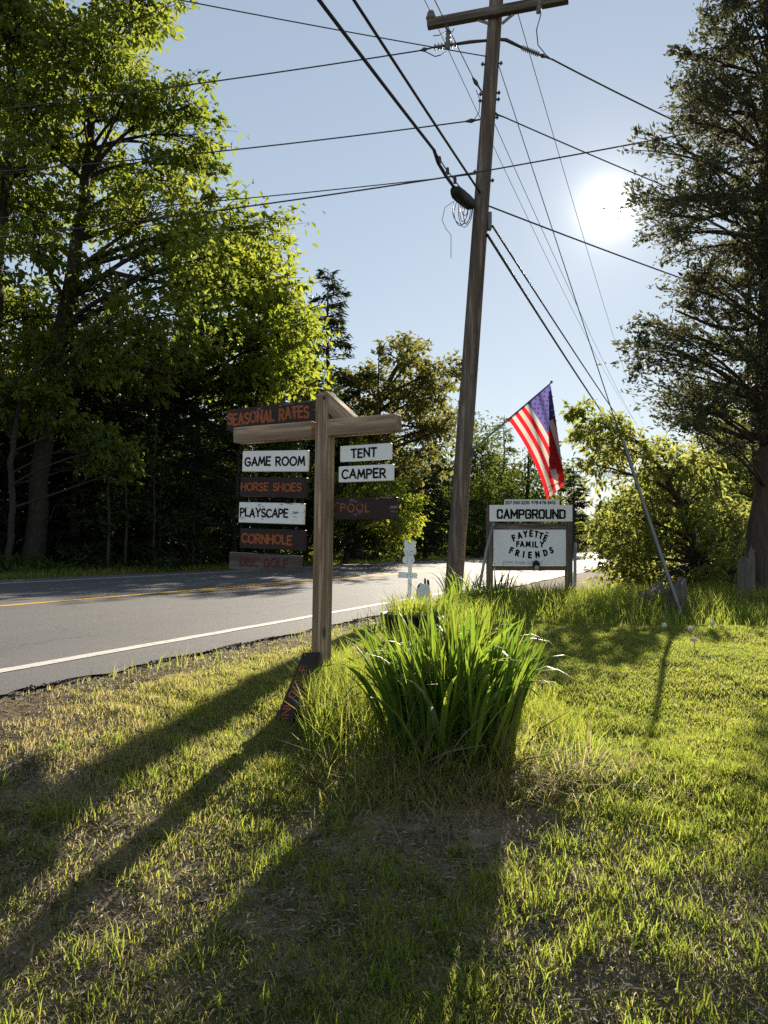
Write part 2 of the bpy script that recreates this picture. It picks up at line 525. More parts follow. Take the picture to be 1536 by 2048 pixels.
nq = nt.nodes.new('ShaderNodeTexNoise'); nq.inputs['Scale'].default_value = 3.0; nq.inputs['Detail'].default_value = 5; nt.links.new(v, nq.inputs['Vector'])
nt.links.new(nq.outputs['Color'], vd.inputs[0]); nt.links.new(v, vd.inputs[2]); nt.links.new(vd.outputs[0], vc.inputs['Vector'])
crk = ramp(nt, [(.003, (.55, .55, .55)), (.009, (0, 0, 0))], vc.outputs['Distance'])
c = mixc(nt, crk.outputs[0], c, (.05, .048, .047))
c = mixc(nt, 1.0, c, (.97, 1.0, 1.05), 'MULTIPLY')
principled(nt, out, c, .80, .28, 0, bump(nt, n1, .55, .006))

def line_mat(name, col):
    m, nt, out = new_mat(name)
    v = coords(nt)
    n1, n2 = noise(nt, v, 200, 3, .7), noise(nt, v, 14, 4, .7)
    c = mixc(nt, ramp(nt, [(.55, (0, 0, 0)), (.72, (.75, .75, .75))], n2).outputs[0], col, (.12, .115, .11))
    c = mixc(nt, ramp(nt, [(.30, (.6, .6, .6)), (.42, (0, 0, 0))], n1).outputs[0], c, (.09, .085, .08))
    principled(nt, out, c, .7, .25, 0, bump(nt, n1, .4, .004))
line_mat('white_line', (.55, .53, .48))
line_mat('yellow_line', (.66, .36, .05))

m, nt, out = new_mat('gravel')
v = coords(nt)
n1, n2 = noise(nt, v, 45, 5, .75), noise(nt, v, 2, 4)
c = ramp(nt, [(.3, (.07, .055, .042)), (.7, (.26, .21, .165))], n1).outputs[0]
c = mixc(nt, n2, c, (.15, .115, .085))
principled(nt, out, c, .95, .15, 0, bump(nt, n1, .9, .02))

# ------------------------------------------------------------------ ground, road, markings
def graded(lo, hi, a, b, fine, g=1.22):
    """coordinates: fine spacing between a and b, growing outside"""
    mid = list(np.arange(a, b, fine))
    up = []; s = fine; x = mid[-1]
    while x < hi: s = min(s * g, 120); x += s; up.append(x)
    dn = []; s = fine; x = mid[0]
    while x > lo: s = min(s * g, 120); x -= s; dn.append(x)
    return np.array(dn[::-1] + mid + up)

# lush[x,y]: how much living grass grows there (0 bare .. 1 lawn)
IRIS = ground_px(905, 1490)
BARE = ground_px(860, 1650)
DRY = ground_px(40, 1540)
def lush(x, y):
    p = road_p(x, y)
    n = vnoise(x * 1.6 + 7, y * 1.6, 11) * .55 + vnoise(x * 4.5, y * 4.5 + 3, 12) * .3 + vnoise(x * 13, y * 13, 13) * .15
    base = np.interp(y, [1.0, 2.2, 2.9, 3.6, 4.6], [.34, .38, .47, .80, 1.0])
    base = base + .38 * np.exp(-(((x + .25) / .55) ** 2 + ((y - 2.15) / .45) ** 2))
    base = base + .36 * sstep((x - .35) / .5) * sstep((y - 2.75) / .8)
    base = base + .08 * sstep((-.2 - x) / .5)
    l = base + (n - .5) * np.interp(y, [1, 3, 5, 8], [1.5, 1.1, .55, .30])
    l = l - 1.0 * np.exp(-(((x - BARE[0] - .1) / .44) ** 2 + ((y - BARE[1]) / .22) ** 2))
    l = l - .24 * np.exp(-(((x - DRY[0]) / .55) ** 2 + ((y - DRY[1]) / .6) ** 2))
    l = l - .32 * sstep((p - 2.45) / .6) - .5 * sstep((p - 2.95 + .25 * (vnoise(x * 2.5, y * 2.5, 19) - .5)) / .2)
    l = l - .25 * np.exp(-(((x + .7) / .5) ** 2 + ((y - 2.1) / .4) ** 2))
    return np.clip(l, 0, 1)

gx = graded(-900, 900, -5.5, 6.5, .055)
gy = graded(-60, 1500, .6, 10.5, .055)
X, Y = np.meshgrid(gx, gy)
Z = ground(X, Y)
nx, ny = len(gx), len(gy)
i = np.arange(ny - 1)[:, None] * nx; k = np.arange(nx - 1)[None, :]
Fg = np.stack([i + k, i + k + 1, i + nx + k + 1, i + nx + k], -1).reshape(-1, 4)
gl = lush(X, Y) * .75
gl = np.where(road_p(X, Y) > EDGE1, .45, gl)
o = mesh_np('ground', np.stack([X, Y, Z], -1).reshape(-1, 3), Fg, MAT['lawn_soil'], smooth=True, rnd=gl.ravel())
tag(o, kind='structure')

def strip(name, p0, p1, s0, s1, dz, mat, step=.5, wob=0.0, seed=1):
    ss = np.concatenate([np.arange(s0, min(40, s1), step), np.arange(40, s1 + 2.9, 3.0)]) if s1 > 40 else np.arange(s0, s1 + step * .5, step)
    np_ = max(2, int(abs(p1 - p0) / .7) + 1)
    pp = np.linspace(p0, p1, np_)
    S, Q = np.meshgrid(ss, pp)
    if wob:
        w = (vnoise(S * 2.1, S * 0 + 1, seed) - .5) * wob + (vnoise(S * 8, S * 0 + 5, seed) - .5) * wob * .8
        Q = Q + np.where(np.arange(np_)[:, None] == 0, w, 0) + np.where(np.arange(np_)[:, None] == np_ - 1, w, 0)
    x = S * RD[0] - Q * RD[1]; y = S * RD[1] + Q * RD[0]
    z = CZ + road_z(Q) + dz
    n1 = len(ss)
    ii = np.arange(np_ - 1)[:, None] * n1; kk = np.arange(n1 - 1)[None, :]
    F = np.stack([ii + kk, ii + n1 + kk, ii + n1 + kk + 1, ii + kk + 1], -1).reshape(-1, 4)
    o = mesh_np(name, np.stack([x, y, z], -1).reshape(-1, 3), F[:, ::-1], mat)
    return tag(o, kind='structure')
strip('road', EDGE0, EDGE1, -25, 260, 0, MAT['asphalt'], .08, .07, 3)
strip('edge_line', 3.90, 4.01, -25, 200, .004, MAT['white_line'], .15, .012, 5)
strip('edge_line', 10.36, 10.46, -25, 200, .004, MAT['white_line'], .3, .01, 6)
strip('centre_line', 7.27, 7.38, -25, 200, .004, MAT['yellow_line'], .3, .008, 7)
q = P(356, 1185, 1); q = np.array([q[0], 1.0]); tt = 7.12 / (RD[0] * q[1] - RD[1] * q[0]); s2 = tt * (q[0] * RD[0] + q[1] * RD[1])
strip('centre_line', 7.04, 7.15, s2, 200, .004, MAT['yellow_line'], .3, .008, 8)

# gravel drive beyond the campground sign
gx2 = np.linspace(0, 1, 30); gy2 = np.linspace(0, 1, 50)
S, Q = np.meshgrid(11.5 + gy2 * 26, gx2)
edge = -.6 - 3.2 * sstep((S - 16) / 9)
QQ = EDGE0 - .10 + (edge - EDGE0) * Q
xg = S * RD[0] - QQ * RD[1]; yg = S * RD[1] + QQ * RD[0]
ii = np.arange(29)[:, None] * 50; kk = np.arange(49)[None, :]
Fq = np.stack([ii + kk, ii + kk + 1, ii + 51 + kk, ii + 50 + kk], -1).reshape(-1, 4)
zz = ground(xg, yg) + .018 + (vnoise(xg * 5, yg * 5, 21) - .5) * .03
tag(mesh_np('gravel_shoulder', np.stack([xg, yg, zz], -1).reshape(-1, 3), Fq, MAT['gravel'], smooth=True), kind='structure')

# crumbling tar edge: small broken pieces along the near side of the road
def blobs(name, pos, size, mat, kind='stuff', flat=.6):
    n = len(pos)
    base = np.array([(1,0,0),(-1,0,0),(0,1,0),(0,-1,0),(0,0,1),(0,0,-.5)], float)
    F0 = np.array([(0,2,4),(2,1,4),(1,3,4),(3,0,4),(2,0,5),(1,2,5),(3,1,5),(0,3,5)])
    an = rng.uniform(0, 6.28, n); c, s_ = np.cos(an), np.sin(an)
    V = base[None] * (size[:, None, None] * rng.uniform(.55, 1.4, (n, 6, 1)))
    V[:, :, 2] *= flat
    x = V[:, :, 0] * c[:, None] - V[:, :, 1] * s_[:, None]; y = V[:, :, 0] * s_[:, None] + V[:, :, 1] * c[:, None]
    V = np.stack([x, y, V[:, :, 2]], -1) + pos[:, None, :]
    F = (F0[None] + (np.arange(n) * 6)[:, None, None]).reshape(-1, 3)
    o = mesh_np(name, V.reshape(-1, 3), F, mat, rnd=np.repeat(rng.random(n), 6))
    return tag(o, kind=kind)
n = 12000
S = rng.uniform(-1, 16, n) ; Q = EDGE0 - .04 - np.abs(rng.normal(0, .07, n)) * (.35 + 1.2 * vnoise(S * 1.3, S * 0, 33)) + .03 + (vnoise(S * 2.1, S * 0 + 1, 3) - .5) * .07
x = S * RD[0] - Q * RD[1]; y = S * RD[1] + Q * RD[0]
z = np.where(Q > EDGE0 - .02, CZ + road_z(Q), ground(x, y))
blobs('asphalt_crumbs', np.stack([x, y, z - .002], -1), rng.gamma(1.5, .0045, n).clip(.002, .022), MAT['tar_chunk'])
n = 5000
S = rng.uniform(-1, 14, n); Q = EDGE0 - .12 - rng.gamma(1.6, .22, n)
x = S * RD[0] - Q * RD[1]; y = S * RD[1] + Q * RD[0]
blobs('roadside_pebbles', np.stack([x, y, ground(x, y)], -1), rng.gamma(2, .0022, n).clip(.002, .012), MAT['rock_grey'])

# ------------------------------------------------------------------ leaves and blades (numpy)
def unit(v): return v / (np.linalg.norm(v, axis=-1, keepdims=True) + 1e-9)
def leaf_arrays(pos, d, up, L, W, fold=.25, droop=.15):
    """folded pointed leaves: 4 vertices, 2 triangles each"""
    n = len(pos)
    d = unit(d); side = unit(np.cross(d, up)); nr = np.cross(side, d)
    L = np.broadcast_to(L, n)[:, None]; W = np.broadcast_to(W, n)[:, None]
    v0 = pos; m = pos + d * L * .45
    v1 = m + side * W * .5 + nr * W * fold; v3 = m - side * W * .5 + nr * W * fold
    v2 = pos + d * L - nr * L * droop
    V = np.stack([v0, v1, v2, v3], 1).reshape(-1, 3)
    b = (np.arange(n) * 4)[:, None]
    F = np.concatenate([b + np.array([[0, 1, 2]]), b + np.array([[0, 2, 3]])], 0)
    return V, F
def blade_arrays(pos, h, w, lean, az, curl=.5, face=None):
    """grass blades: 5 vertices, 3 triangles each"""
    n = len(pos)
    dx, dy = np.cos(az), np.sin(az)
    fa = az + math.pi / 2 if face is None else face
    sx, sy = np.cos(fa) * w * .5, np.sin(fa) * w * .5
    z0 = np.zeros(n)
    lo = np.stack([sx, sy, z0], -1)
    mid = np.stack([dx * lean * h * .35, dy * lean * h * .35, h * .58], -1)
    tip = np.stack([dx * lean * h, dy * lean * h, h * (1 - curl * lean * .5)], -1)
    V = np.stack([pos - lo, pos + lo, pos + mid - lo * .85, pos + mid + lo * .85, pos + tip], 1).reshape(-1, 3)
    b = (np.arange(n) * 5)[:, None]
    F4 = b + np.array([[0, 1, 3, 2]]); F3 = b + np.array([[2, 3, 4]])
    return V, [F3, F4]

# ------------------------------------------------------------------ trees
def inpoly(poly, x, y):
    c = np.zeros(len(x), bool); n = len(poly)
    for i in range(n):
        x0, y0 = poly[i]; x1, y1 = poly[(i + 1) % n]
        if y0 == y1: continue
        m = ((y0 > y) != (y1 > y)) & (x < (x1 - x0) * (y - y0) / (y1 - y0) + x0)
        c ^= m
    return c
def clumps_poly(poly, dr, n, r, rg, jitter=.35):
    """crown clumps spread through an outline at real depths"""
    xs = [p[0] for p in poly]; ys = [p[1] for p in poly]
    out = []
    tries = 0
    dm = (dr[0] + dr[1]) / 2
    while len(out) < n and tries < 20000:
        tries += 1
        x, y = rg.uniform(min(xs), max(xs)), rg.uniform(min(ys), max(ys))
        if not inpoly(poly, np.array([x]), np.array([y]))[0]: continue
        d = rg.uniform(*dr)
        c = P(HX + (x - HX) * dm / d, HY + (y - HY) * dm / d, d) if False else P(x, y, d)
        rr = r * rg.uniform(1 - jitter, 1 + jitter)
        if any(np.linalg.norm(c - q[0]) < .72 * (rr + q[1]) * .75 for q in out) and tries < 12000: continue
        out.append((c, rr))
    return out

def bez(a, b, c, n):
    t = np.linspace(0, 1, n)[:, None]
    return (1 - t) ** 2 * a + 2 * t * (1 - t) * b + t * t * c

def make_tree(name, label, cat, trunk, clumps, leaf, leafm, barkm, seed, per_tip=26, tips=9, spread=.30,
              flat=.75, group=None, style='broad', limb_r=.20, extra_limbs=(), leaf_droop=.5, twig_r=.012, tmin=.45):
    """trunk: list of (point, radius). clumps: list of (centre, radius). leaf: (length, width)."""
    rg = np.random.default_rng(seed)
    base = np.asarray(trunk[0][0], float)
    root = empty(name, base, label, cat, group)
    tp = np.array([t[0] for t in trunk], float); tr = np.array([t[1] for t in trunk], float)
    # resample the trunk with a little wander
    seg = np.concatenate([[0], np.cumsum(np.linalg.norm(np.diff(tp, axis=0), axis=1))])
    ts = np.linspace(0, seg[-1], 22)
    tp = np.stack([np.interp(ts, seg, tp[:, j]) for j in range(3)], -1); tr = np.interp(ts, seg, tr)
    tp[1:-1, :2] += rg.normal(0, .25, (20, 2)) * tr[1:-1, None]
    tr[0] *= 1.35; tr[1] *= 1.08
    vs_, f4 = [], []; nv = 0
    def addtube(p, r, s):
        nonlocal nv
        V, F = tube_np(p, r, s); vs_.append(V); f4.append(F + nv); nv += len(V)
    addtube(tp, tr, 10)
    for pts, r0, r1 in extra_limbs:
        pts = np.array(pts, float); addtube(pts, np.linspace(r0, r1, len(pts)), 6)
    LP, LD, LU = [], [], []
    for c, r in clumps:
        dist = np.linalg.norm(tp - c, axis=1) + np.maximum(0, tp[:, 2] - c[2] + .25 * np.linalg.norm((tp - c)[:, :2], axis=1)) * 2.0
        dist[:3] += 4
        k = int(np.argmin(dist)); a = tp[k]
        ln = np.linalg.norm(c - a)
        ctrl = a + (c - a) * .5 + np.array([0, 0, .10 * ln]) + rg.normal(0, .08 * ln, 3)
        limb = bez(a, ctrl, c, 7)
        r0 = min(tr[k] * .55, .012 + limb_r * .10 * ln ** .8)
        addtube(limb, np.linspace(r0, twig_r * .9, 7), 5)
        nt_ = max(3, int(tips * (r ** 1.3)))
        u = unit(rg.normal(0, 1, (nt_, 3))); rad = r * rg.uniform(.35, 1.0, nt_) ** .6
        q = c + u * rad[:, None] * np.array([1, 1, flat])
        for t in q:
            s_ = limb[rg.integers(3, 7)]
            ct = s_ + (t - s_) * .5 + rg.normal(0, .07 * r, 3) + np.array([0, 0, .05 * r])
            tw = bez(s_, ct, t, 4)
            addtube(tw, np.linspace(twig_r, twig_r * .3, 4), 3)
            m_ = max(3, int(per_tip * rg.uniform(.5, 1.4)))
            tt_ = rg.uniform(tmin, 1.06, m_)[:, None]
            pp = s_ + (t - s_) * tt_ + (ct - (s_ + t) * .5) * (2 * tt_ * (1 - tt_)) 
            LP.append(pp + rg.normal(0, spread * r, (m_, 3)) * np.array([1, 1, .8]))
            out_ = unit(t - s_ + rg.normal(0, .02, 3))
            if style == 'broad':
                dd = out_[None] * .6 + rg.normal(0, .75, (m_, 3)) + np.array([0, 0, -leaf_droop])
                uu = np.array([0, 0, 1.0]) + rg.normal(0, .7, (m_, 3))
            else:
                dd = out_[None] * .9 + rg.normal(0, .55, (m_, 3)) + np.array([0, 0, .15])
                uu = rg.normal(0, 1, (m_, 3))
            LD.append(dd); LU.append(uu)
    tk = mesh_np('trunk', np.concatenate(vs_), np.concatenate(f4), barkm, None, True, origin=base)
    tk.parent = root; tk.location = (0, 0, 0)
    LP, LD, LU = np.concatenate(LP), np.concatenate(LD), np.concatenate(LU)
    n = len(LP)
    sz = rg.uniform(.45, 1.35, n)
    V, F = leaf_arrays(LP, LD, LU, leaf[0] * sz, leaf[1] * sz, .22, .14)
    cl = (vnoise(LP[:, 0] * 1.1 + LP[:, 1], LP[:, 2] * 1.1, seed) * .6 + rg.random(n) * .5).clip(0, 1)
    cr = mesh_np('crown', V, F, leafm, None, False, rnd=np.repeat(cl, 4), origin=base)
    cr.parent = root; cr.location = (0, 0, 0)
    return root

def conifer_arrays(base, H, R, seed, whorls, dens, needle=(.30, .07), z0=.12, droop=.35, bare=None, taper=1.0, dead=.15):
    rg = np.random.default_rng(seed)
    vs_, f4 = [], []; nv = 0
    pts = np.array([[rg.normal(0, .03) * H * .1, rg.normal(0, .03) * H * .1, t * H] for t in np.linspace(0, 1, 9)]); pts[0, :2] = 0
    V, F = tube_np(pts, np.linspace(H * .016 + .03, .012, 9), 7); vs_.append(V); f4.append(F); nv += len(V)
    LP, LD, LU = [], [], []
    for i in range(whorls):
        t = z0 + (1 - z0) * (i + rg.random()) / whorls
        z = t * H
        L = R * ((1 - t) ** .75 * taper + .06) * rg.uniform(.55, 1.2)
        az = rg.uniform(0, 6.283)
        d = np.array([math.cos(az), math.sin(az), 0])
        c0 = np.array([np.interp(t, np.linspace(0, 1, 9), pts[:, j]) for j in range(3)])
        s = np.linspace(0, 1, 6)[:, None]
        rise = rg.uniform(.05, .35) * L
        br = c0 + d * L * s + np.array([0, 0, 1.0]) * (rise * s - (droop * L + rise * .4) * s ** 2)
        V, F = tube_np(br, np.linspace(.012 + .008 * L, .004, 6), 4); vs_.append(V); f4.append(F + nv); nv += len(V)
        if rg.random() < dead * (1.6 if t < .35 else .5): continue
        m_ = max(4, int(dens * L))
        st = rg.uniform(.18, 1.0, m_)
        pos = np.stack([np.interp(st, s[:, 0], br[:, j]) for j in range(3)], -1)
        sd = np.where(rg.random(m_) < .5, 1, -1)
        lat = np.array([-d[1], d[0], 0])[None] * sd[:, None]
        off = rg.uniform(0, .30, m_)[:, None] * L * (1.05 - st)[:, None] 
        pos = pos + lat * off + d * off * .5 + rg.normal(0, .035, (m_, 3))
        LP.append(pos); LD.append(lat * .8 + d * .75 + rg.normal(0, .3, (m_, 3)) + np.array([0, 0, -.22]))
        LU.append(np.array([0, 0, 1.0]) + rg.normal(0, .35, (m_, 3)))
    LP, LD, LU = np.concatenate(LP), np.concatenate(LD), np.concatenate(LU)
    n = len(LP); sz = rg.uniform(.6, 1.3, n)
    V, F = leaf_arrays(LP, LD, LU, needle[0] * sz, needle[1] * sz, .1, .12)
    return np.concatenate(vs_) , np.concatenate(f4), V, F, np.repeat(rg.random(n), 4)

def conifer(name, label, base, H, R, seed, whorls=70, dens=55, group=None, mat='hemlock_leaf', **kw):
    tv, tf, lv, lf, rn = conifer_arrays(base, H, R, seed, whorls, dens, **kw)
    root = empty(name, base, label, 'tree', group)
    mesh_np('trunk', tv, tf, MAT['oak_bark'], root, True)
    mesh_np('crown', lv, lf, MAT[mat], root, False, rnd=rn)
    return root

def gz(x, y): return float(ground(np.array([x]), np.array([y]))[0])
def onpx(px, d):
    x = (px - HX) / FPX * d
    return np.array([x, d, gz(x, d) - .05])
rg = np.random.default_rng(5)

# 1 the tall oak at the left
D = 17.6
b = onpx(62, D)
trunk = [(b, .23), (P(86, 880, D), .20), (P(115, 700, D), .18), (P(140, 570, D), .165), (P(166, 440, D), .13), (P(182, 300, D), .10), (P(192, 110, D), .06), (P(196, -120, D), .02)]
poly = [(10, -260), (250, -260), (310, -60), (318, 10), (335, 110), (395, 190), (460, 275), (435, 330), (500, 370), (550, 440), (545, 500), (450, 560), (420, 640), (390, 720), (320, 760), (210, 740), (120, 640), (60, 500), (20, 200)]
cl = clumps_poly(poly, (15.6, 19.8), 66, .95, rg)
limbs = [([P(138, 585, D), P(175, 565, D - .3), P(225, 545, D - .6), P(290, 560, D - .9), P(350, 568, D - 1.0)], .085, .035),
         ([P(165, 460, D), P(185, 420, D), P(215, 395, D - .3), P(270, 380, D - .8)], .06, .025),
         ([P(120, 690, D), P(150, 680, D - .5), P(200, 690, D - 1.2)], .05, .02)]
make_tree('oak_tree', 'tallest oak at the left with a dark trunk leaning over the road', 'tree', trunk, cl, (.18, .10), MAT['oak_leaf'], MAT['oak_bark'], 11,
          per_tip=13, tips=36, spread=.085, tmin=.6, group='trees across the road', extra_limbs=limbs)
# 2 the oak at the far left edge
D = 16.6
trunk = [(onpx(-40, D), .24), (P(-30, 800, D), .20), (P(-12, 520, D), .17), (P(10, 370, D), .14), (P(30, 230, D), .10), (P(18, 60, D), .06), (P(10, -140, D), .02)]
poly = [(-260, -200), (60, -200), (95, 30), (80, 260), (110, 420), (60, 520), (90, 650), (40, 790), (-260, 780)]
cl = clumps_poly(poly, (15.0, 18.6), 34, 1.0, rg)
make_tree('oak_tree', 'oak cut off by the left edge of the picture', 'tree', trunk, cl, (.165, .092), MAT['oak_leaf'], MAT['oak_bark'], 12,
          per_tip=14, tips=44, spread=.085, tmin=.6, group='trees across the road')
# 3 the slanting maple right of the tall oak
D = 22.5
trunk = [(onpx(262, D), .20), (P(318, 900, D), .17), (P(352, 740, D), .15), (P(380, 650, D), .12), (P(408, 600, D), .10), (P(470, 540, D), .05), (P(540, 470, D), .015)]
poly = [(400, 500), (540, 480), (575, 560), (600, 620), (610, 700), (600, 790), (520, 800), (400, 790), (330, 740), (380, 650)]
cl = clumps_poly(poly, (20.0, 25.0), 34, 1.05, rg) + [(P(620, 690, 24), .6), (P(650, 780, 24), .7)]
limbs = [([P(395, 625, D), P(440, 588, D), P(520, 590, D - .5), P(600, 560, D - .7)], .07, .02),
         ([P(345, 760, D), P(420, 690, D), P(520, 650, D - .5), P(640, 610, D - .7)], .06, .015)]
make_tree('maple_tree', 'pale green maple with slanting limbs, right of the tallest oak', 'tree', trunk, cl, (.19, .12), MAT['maple_leaf'], MAT['oak_bark'], 13,
          per_tip=15, tips=36, spread=.09, tmin=.6, group='trees across the road', extra_limbs=limbs)
# 4 low branch tree in front of the dark wood (leafy spray at the left)
D = 16.2
trunk = [(onpx(20, D), .07), (P(24, 900, D), .06), (P(40, 800, D), .05), (P(70, 740, D), .035), (P(110, 700, D), .02)]
cl = [(P(x, y, D + dz), r) for x, y, dz, r in [(60, 690, .4, .8), (110, 800, 0, .55), (160, 850, -.2, .55), (205, 880, -.3, .55), (245, 905, -.4, .5), (262, 930, -.4, .38), (185, 915, -.1, .4), (40, 830, .4, .6), (10, 760, .3, .8), (120, 730, .3, .7)]]
make_tree('maple_tree', 'low maple reaching a leafy spray out of the dark wood', 'tree', trunk, cl, (.15, .10), MAT['oak_leaf'], MAT['oak_bark'], 14,
          per_tip=16, tips=40, spread=.12, group='trees across the road', leaf_droop=.8, limb_r=.07)
# 5 bronze oak in the middle
D = 30.0
trunk = [(onpx(716, D), .24), (P(722, 1000, D), .20), (P(738, 900, D), .16), (P(755, 810, D), .12), (P(790, 740, D), .09), (P(822, 690, D), .04)]
poly = [(700, 720), (780, 690), (860, 680), (850, 730), (905, 745), (880, 790), (935, 830), (925, 900), (870, 940), (700, 930), (680, 800)]
cl = clumps_poly(poly, (27.5, 32.0), 36, 1.0, rg)
limbs = [([P(750, 830, D), P(790, 800, D), P(850, 790, D), P(900, 765, D)], .07, .015),
         ([P(735, 905, D), P(800, 850, D), P(860, 858, D), P(930, 880, D)], .07, .015),
         ([P(755, 810, D), P(757, 760, D), P(758, 700, D)], .06, .015)]
make_tree('oak_tree', 'bronze leaved oak between the signpost and the utility pole', 'tree', trunk, cl, (.20, .115), MAT['bronze_leaf'], MAT['oak_bark'], 15,
          per_tip=13, tips=26, spread=.10, tmin=.6, group='trees across the road', extra_limbs=limbs)
# 6 bright maple low behind the right hand boards
D = 27.0
trunk = [(onpx(690, D), .10), (P(700, 1040, D), .08), (P(735, 1000, D), .05), (P(790, 980, D), .02)]
poly = [(640, 900), (700, 870), (790, 960), (850, 1030), (830, 1070), (760, 1085), (690, 1060), (640, 1000)]
cl = clumps_poly(poly, (24.5, 27.5), 26, .70, rg)
make_tree('maple_tree', 'bright yellow green maple low at the roadside behind the POOL board', 'tree', trunk, cl, (.15, .10), MAT['maple_leaf'], MAT['oak_bark'], 16,
          per_tip=14, tips=44, spread=.10, group='trees across the road')
# 7 leafy maple behind the left boards
D = 22.0
trunk = [(onpx(470, D), .10), (P(470, 1000, D), .08), (P(480, 900, D), .05), (P(500, 820, D), .02)]
cl = [(P(x, y, D + dz), r) for x, y, dz, r in [(520, 800, 0, .9), (450, 860, .4, .7), (420, 990, .2, .55), (455, 1010, -.2, .5), (590, 900, 0, .7), (560, 850, 0, .9), (600, 980, 0, .5), (380, 930, .4, .5), (640, 830, .4, .9)]]
make_tree('maple_tree', 'shaded young maple behind the white and brown left boards', 'tree', trunk, cl, (.15, .10), MAT['wood_leaf'], MAT['oak_bark'], 17,
          per_tip=24, tips=22, spread=.24, group='trees across the road')

# hemlocks along the far verge
conifer('hemlock_tree', 'dark hemlock with bare spreading limbs rising behind the SEASONAL RATES board', onpx(655, 27.0), 10.4, 2.7, 31, 120, 62, 'trees across the road', needle=(.26, .07), z0=.15, droop=.02, dead=.25)
hem = [(150, 20.0, 7.2, 3.0, 'dark hemlock right behind the trunk of the tallest oak'),
       (300, 20.5, 6.8, 2.9, 'dark hemlock left of the GAME ROOM board, nearest the tallest oak'),
       (395, 22.5, 7.0, 2.8, 'dark hemlock just left of the stacked left boards'),
       (520, 25.0, 7.2, 2.8, 'dark hemlock hidden behind the stacked left boards'),
       (610, 27.5, 7.0, 2.8, 'dark hemlock behind the right end of the GAME ROOM board'),
       (-60, 19.0, 7.5, 3.1, 'dark hemlock at the left edge of the picture'),
       (760, 33.0, 6.6, 2.8, 'dark hemlock behind the POOL board'),
       (850, 36.0, 6.4, 2.8, 'dark hemlock between the animal sign and the utility pole'),
       (225, 23.0, 8.0, 2.9, 'dark hemlock deep behind the leafy spray at the left')]
protos = [conifer_arrays(None, 7.0, 2.9, 60 + j, 80, 52, needle=(.30, .075), z0=.05, droop=.30) for j in range(3)]
pm = []
for j, (tv, tf, lv, lf, rn) in enumerate(protos):
    pm.append((tv, tf, lv, lf, rn))
first = {}
for q, (px, d, H, R, lab) in enumerate(hem):
    j = q % 3
    b = onpx(px, d)
    root = empty('hemlock_tree', b, lab, 'tree', 'trees across the road')
    if j not in first:
        tv, tf, lv, lf, rn = pm[j]
        t = mesh_np('trunk', tv, tf, MAT['oak_bark'], root, True)
        c = mesh_np('crown', lv, lf, MAT['hemlock_leaf'], root, False, rnd=rn)
        first[j] = (t, c)
    else:
        for src in first[j]:
            cc = src.copy(); COL.objects.link(cc); cc.parent = root
    root.scale = (R / 2.9, R / 2.9, H / 7.0)
    root.rotation_euler.z = q * 1.9

# thin saplings standing at the wood's edge
for q, (px, d, h, lab) in enumerate([(215, 17.6, 2.6, 'thin sapling trunk at the edge of the dark wood, leftmost of five'), (250, 18.2, 3.2, 'thin sapling trunk in the dark wood right of the leftmost one'),
                               (306, 19.0, 3.6, 'pale sapling trunk in the dark wood left of the HORSE SHOES board'), (318, 19.6, 3.0, 'thin sapling close beside the pale one in the wood'),
                               (385, 20.5, 2.4, 'short leafy sapling at the verge left of the DISC GOLF board')]):
    b = onpx(px, d)
    root = empty('sapling', b, lab, 'sapling', 'saplings at the wood edge')
    mb = MB(); mb.tube([(0, 0, 0), (.03, .02, h * .4), (.02, -.03, h * .75), (.10, 0, h)], [.035, .03, .02, .008], 6)
    for s_ in range(5):
        a = rg.uniform(0, 6.28); zz_ = h * rg.uniform(.35, .95); L = rg.uniform(.3, .7)
        mb.tube([(0.02, 0, zz_), (L * .5 * math.cos(a), L * .5 * math.sin(a), zz_ + .08), (L * math.cos(a), L * math.sin(a), zz_ + .05)], [.01, .007, .003], 4)
    mb.build('trunk', MAT['grey_bark'], root, True)
    m_ = 130
    pos = rg.normal(0, .28, (m_, 3)) + np.array([.05, 0, h * .75]); pos[:, 2] = rg.uniform(h * .35, h * 1.02, m_)
    V, F = leaf_arrays(pos, rg.normal(0, 1, (m_, 3)) + np.array([0, 0, -.4]), rg.normal(0, .5, (m_, 3)) + np.array([0, 0, 1]), rg.uniform(.10, .16, m_), rg.uniform(.07, .1, m_))
    mesh_np('crown', V, F, MAT['wood_leaf'], root, False, rnd=np.repeat(rg.random(m_), 4))

# the wood behind: one mass
VV, FF, RR, nv = [], [], [], 0
TV, TF, tn = [], [], 0
low = [conifer_arrays(None, 8.5, 3.2, 90 + j, 46, 17, needle=(.62, .20), z0=.03, droop=.3, dead=.05) for j in range(4)]
spots = []
for S0 in np.arange(4, 120, 3.0):
    for p0 in (17.5, 20.5, 24.0, 28.5, 34):
        S_, p_ = S0 + rg.uniform(-1.2, 1.2), p0 + rg.uniform(-1, 1)
        x, y = S_ * RD[0] - p_ * RD[1], S_ * RD[1] + p_ * RD[0]
        if y < 8: continue
        spots.append((x, y))
for q, (x, y) in enumerate(spots):
    tv, tf, lv, lf, rn = low[q % 4]
    a = rg.uniform(0, 6.28); s_ = rg.uniform(.80, 1.08); hs = rg.uniform(.75, 1.02) * (1.0 if y < 60 else .9)
    Rm = np.array([[math.cos(a), -math.sin(a), 0], [math.sin(a), math.cos(a), 0], [0, 0, 1]])
    o3 = np.array([x, y, gz(x, y) - .1])
    VV.append((lv * np.array([s_, s_, hs])) @ Rm.T + o3); FF.append(lf + nv); nv += len(lv); RR.append(rn)
    TV.append((tv * np.array([s_, s_, hs])) @ Rm.T + o3); TF.append(tf + tn); tn += len(tv)
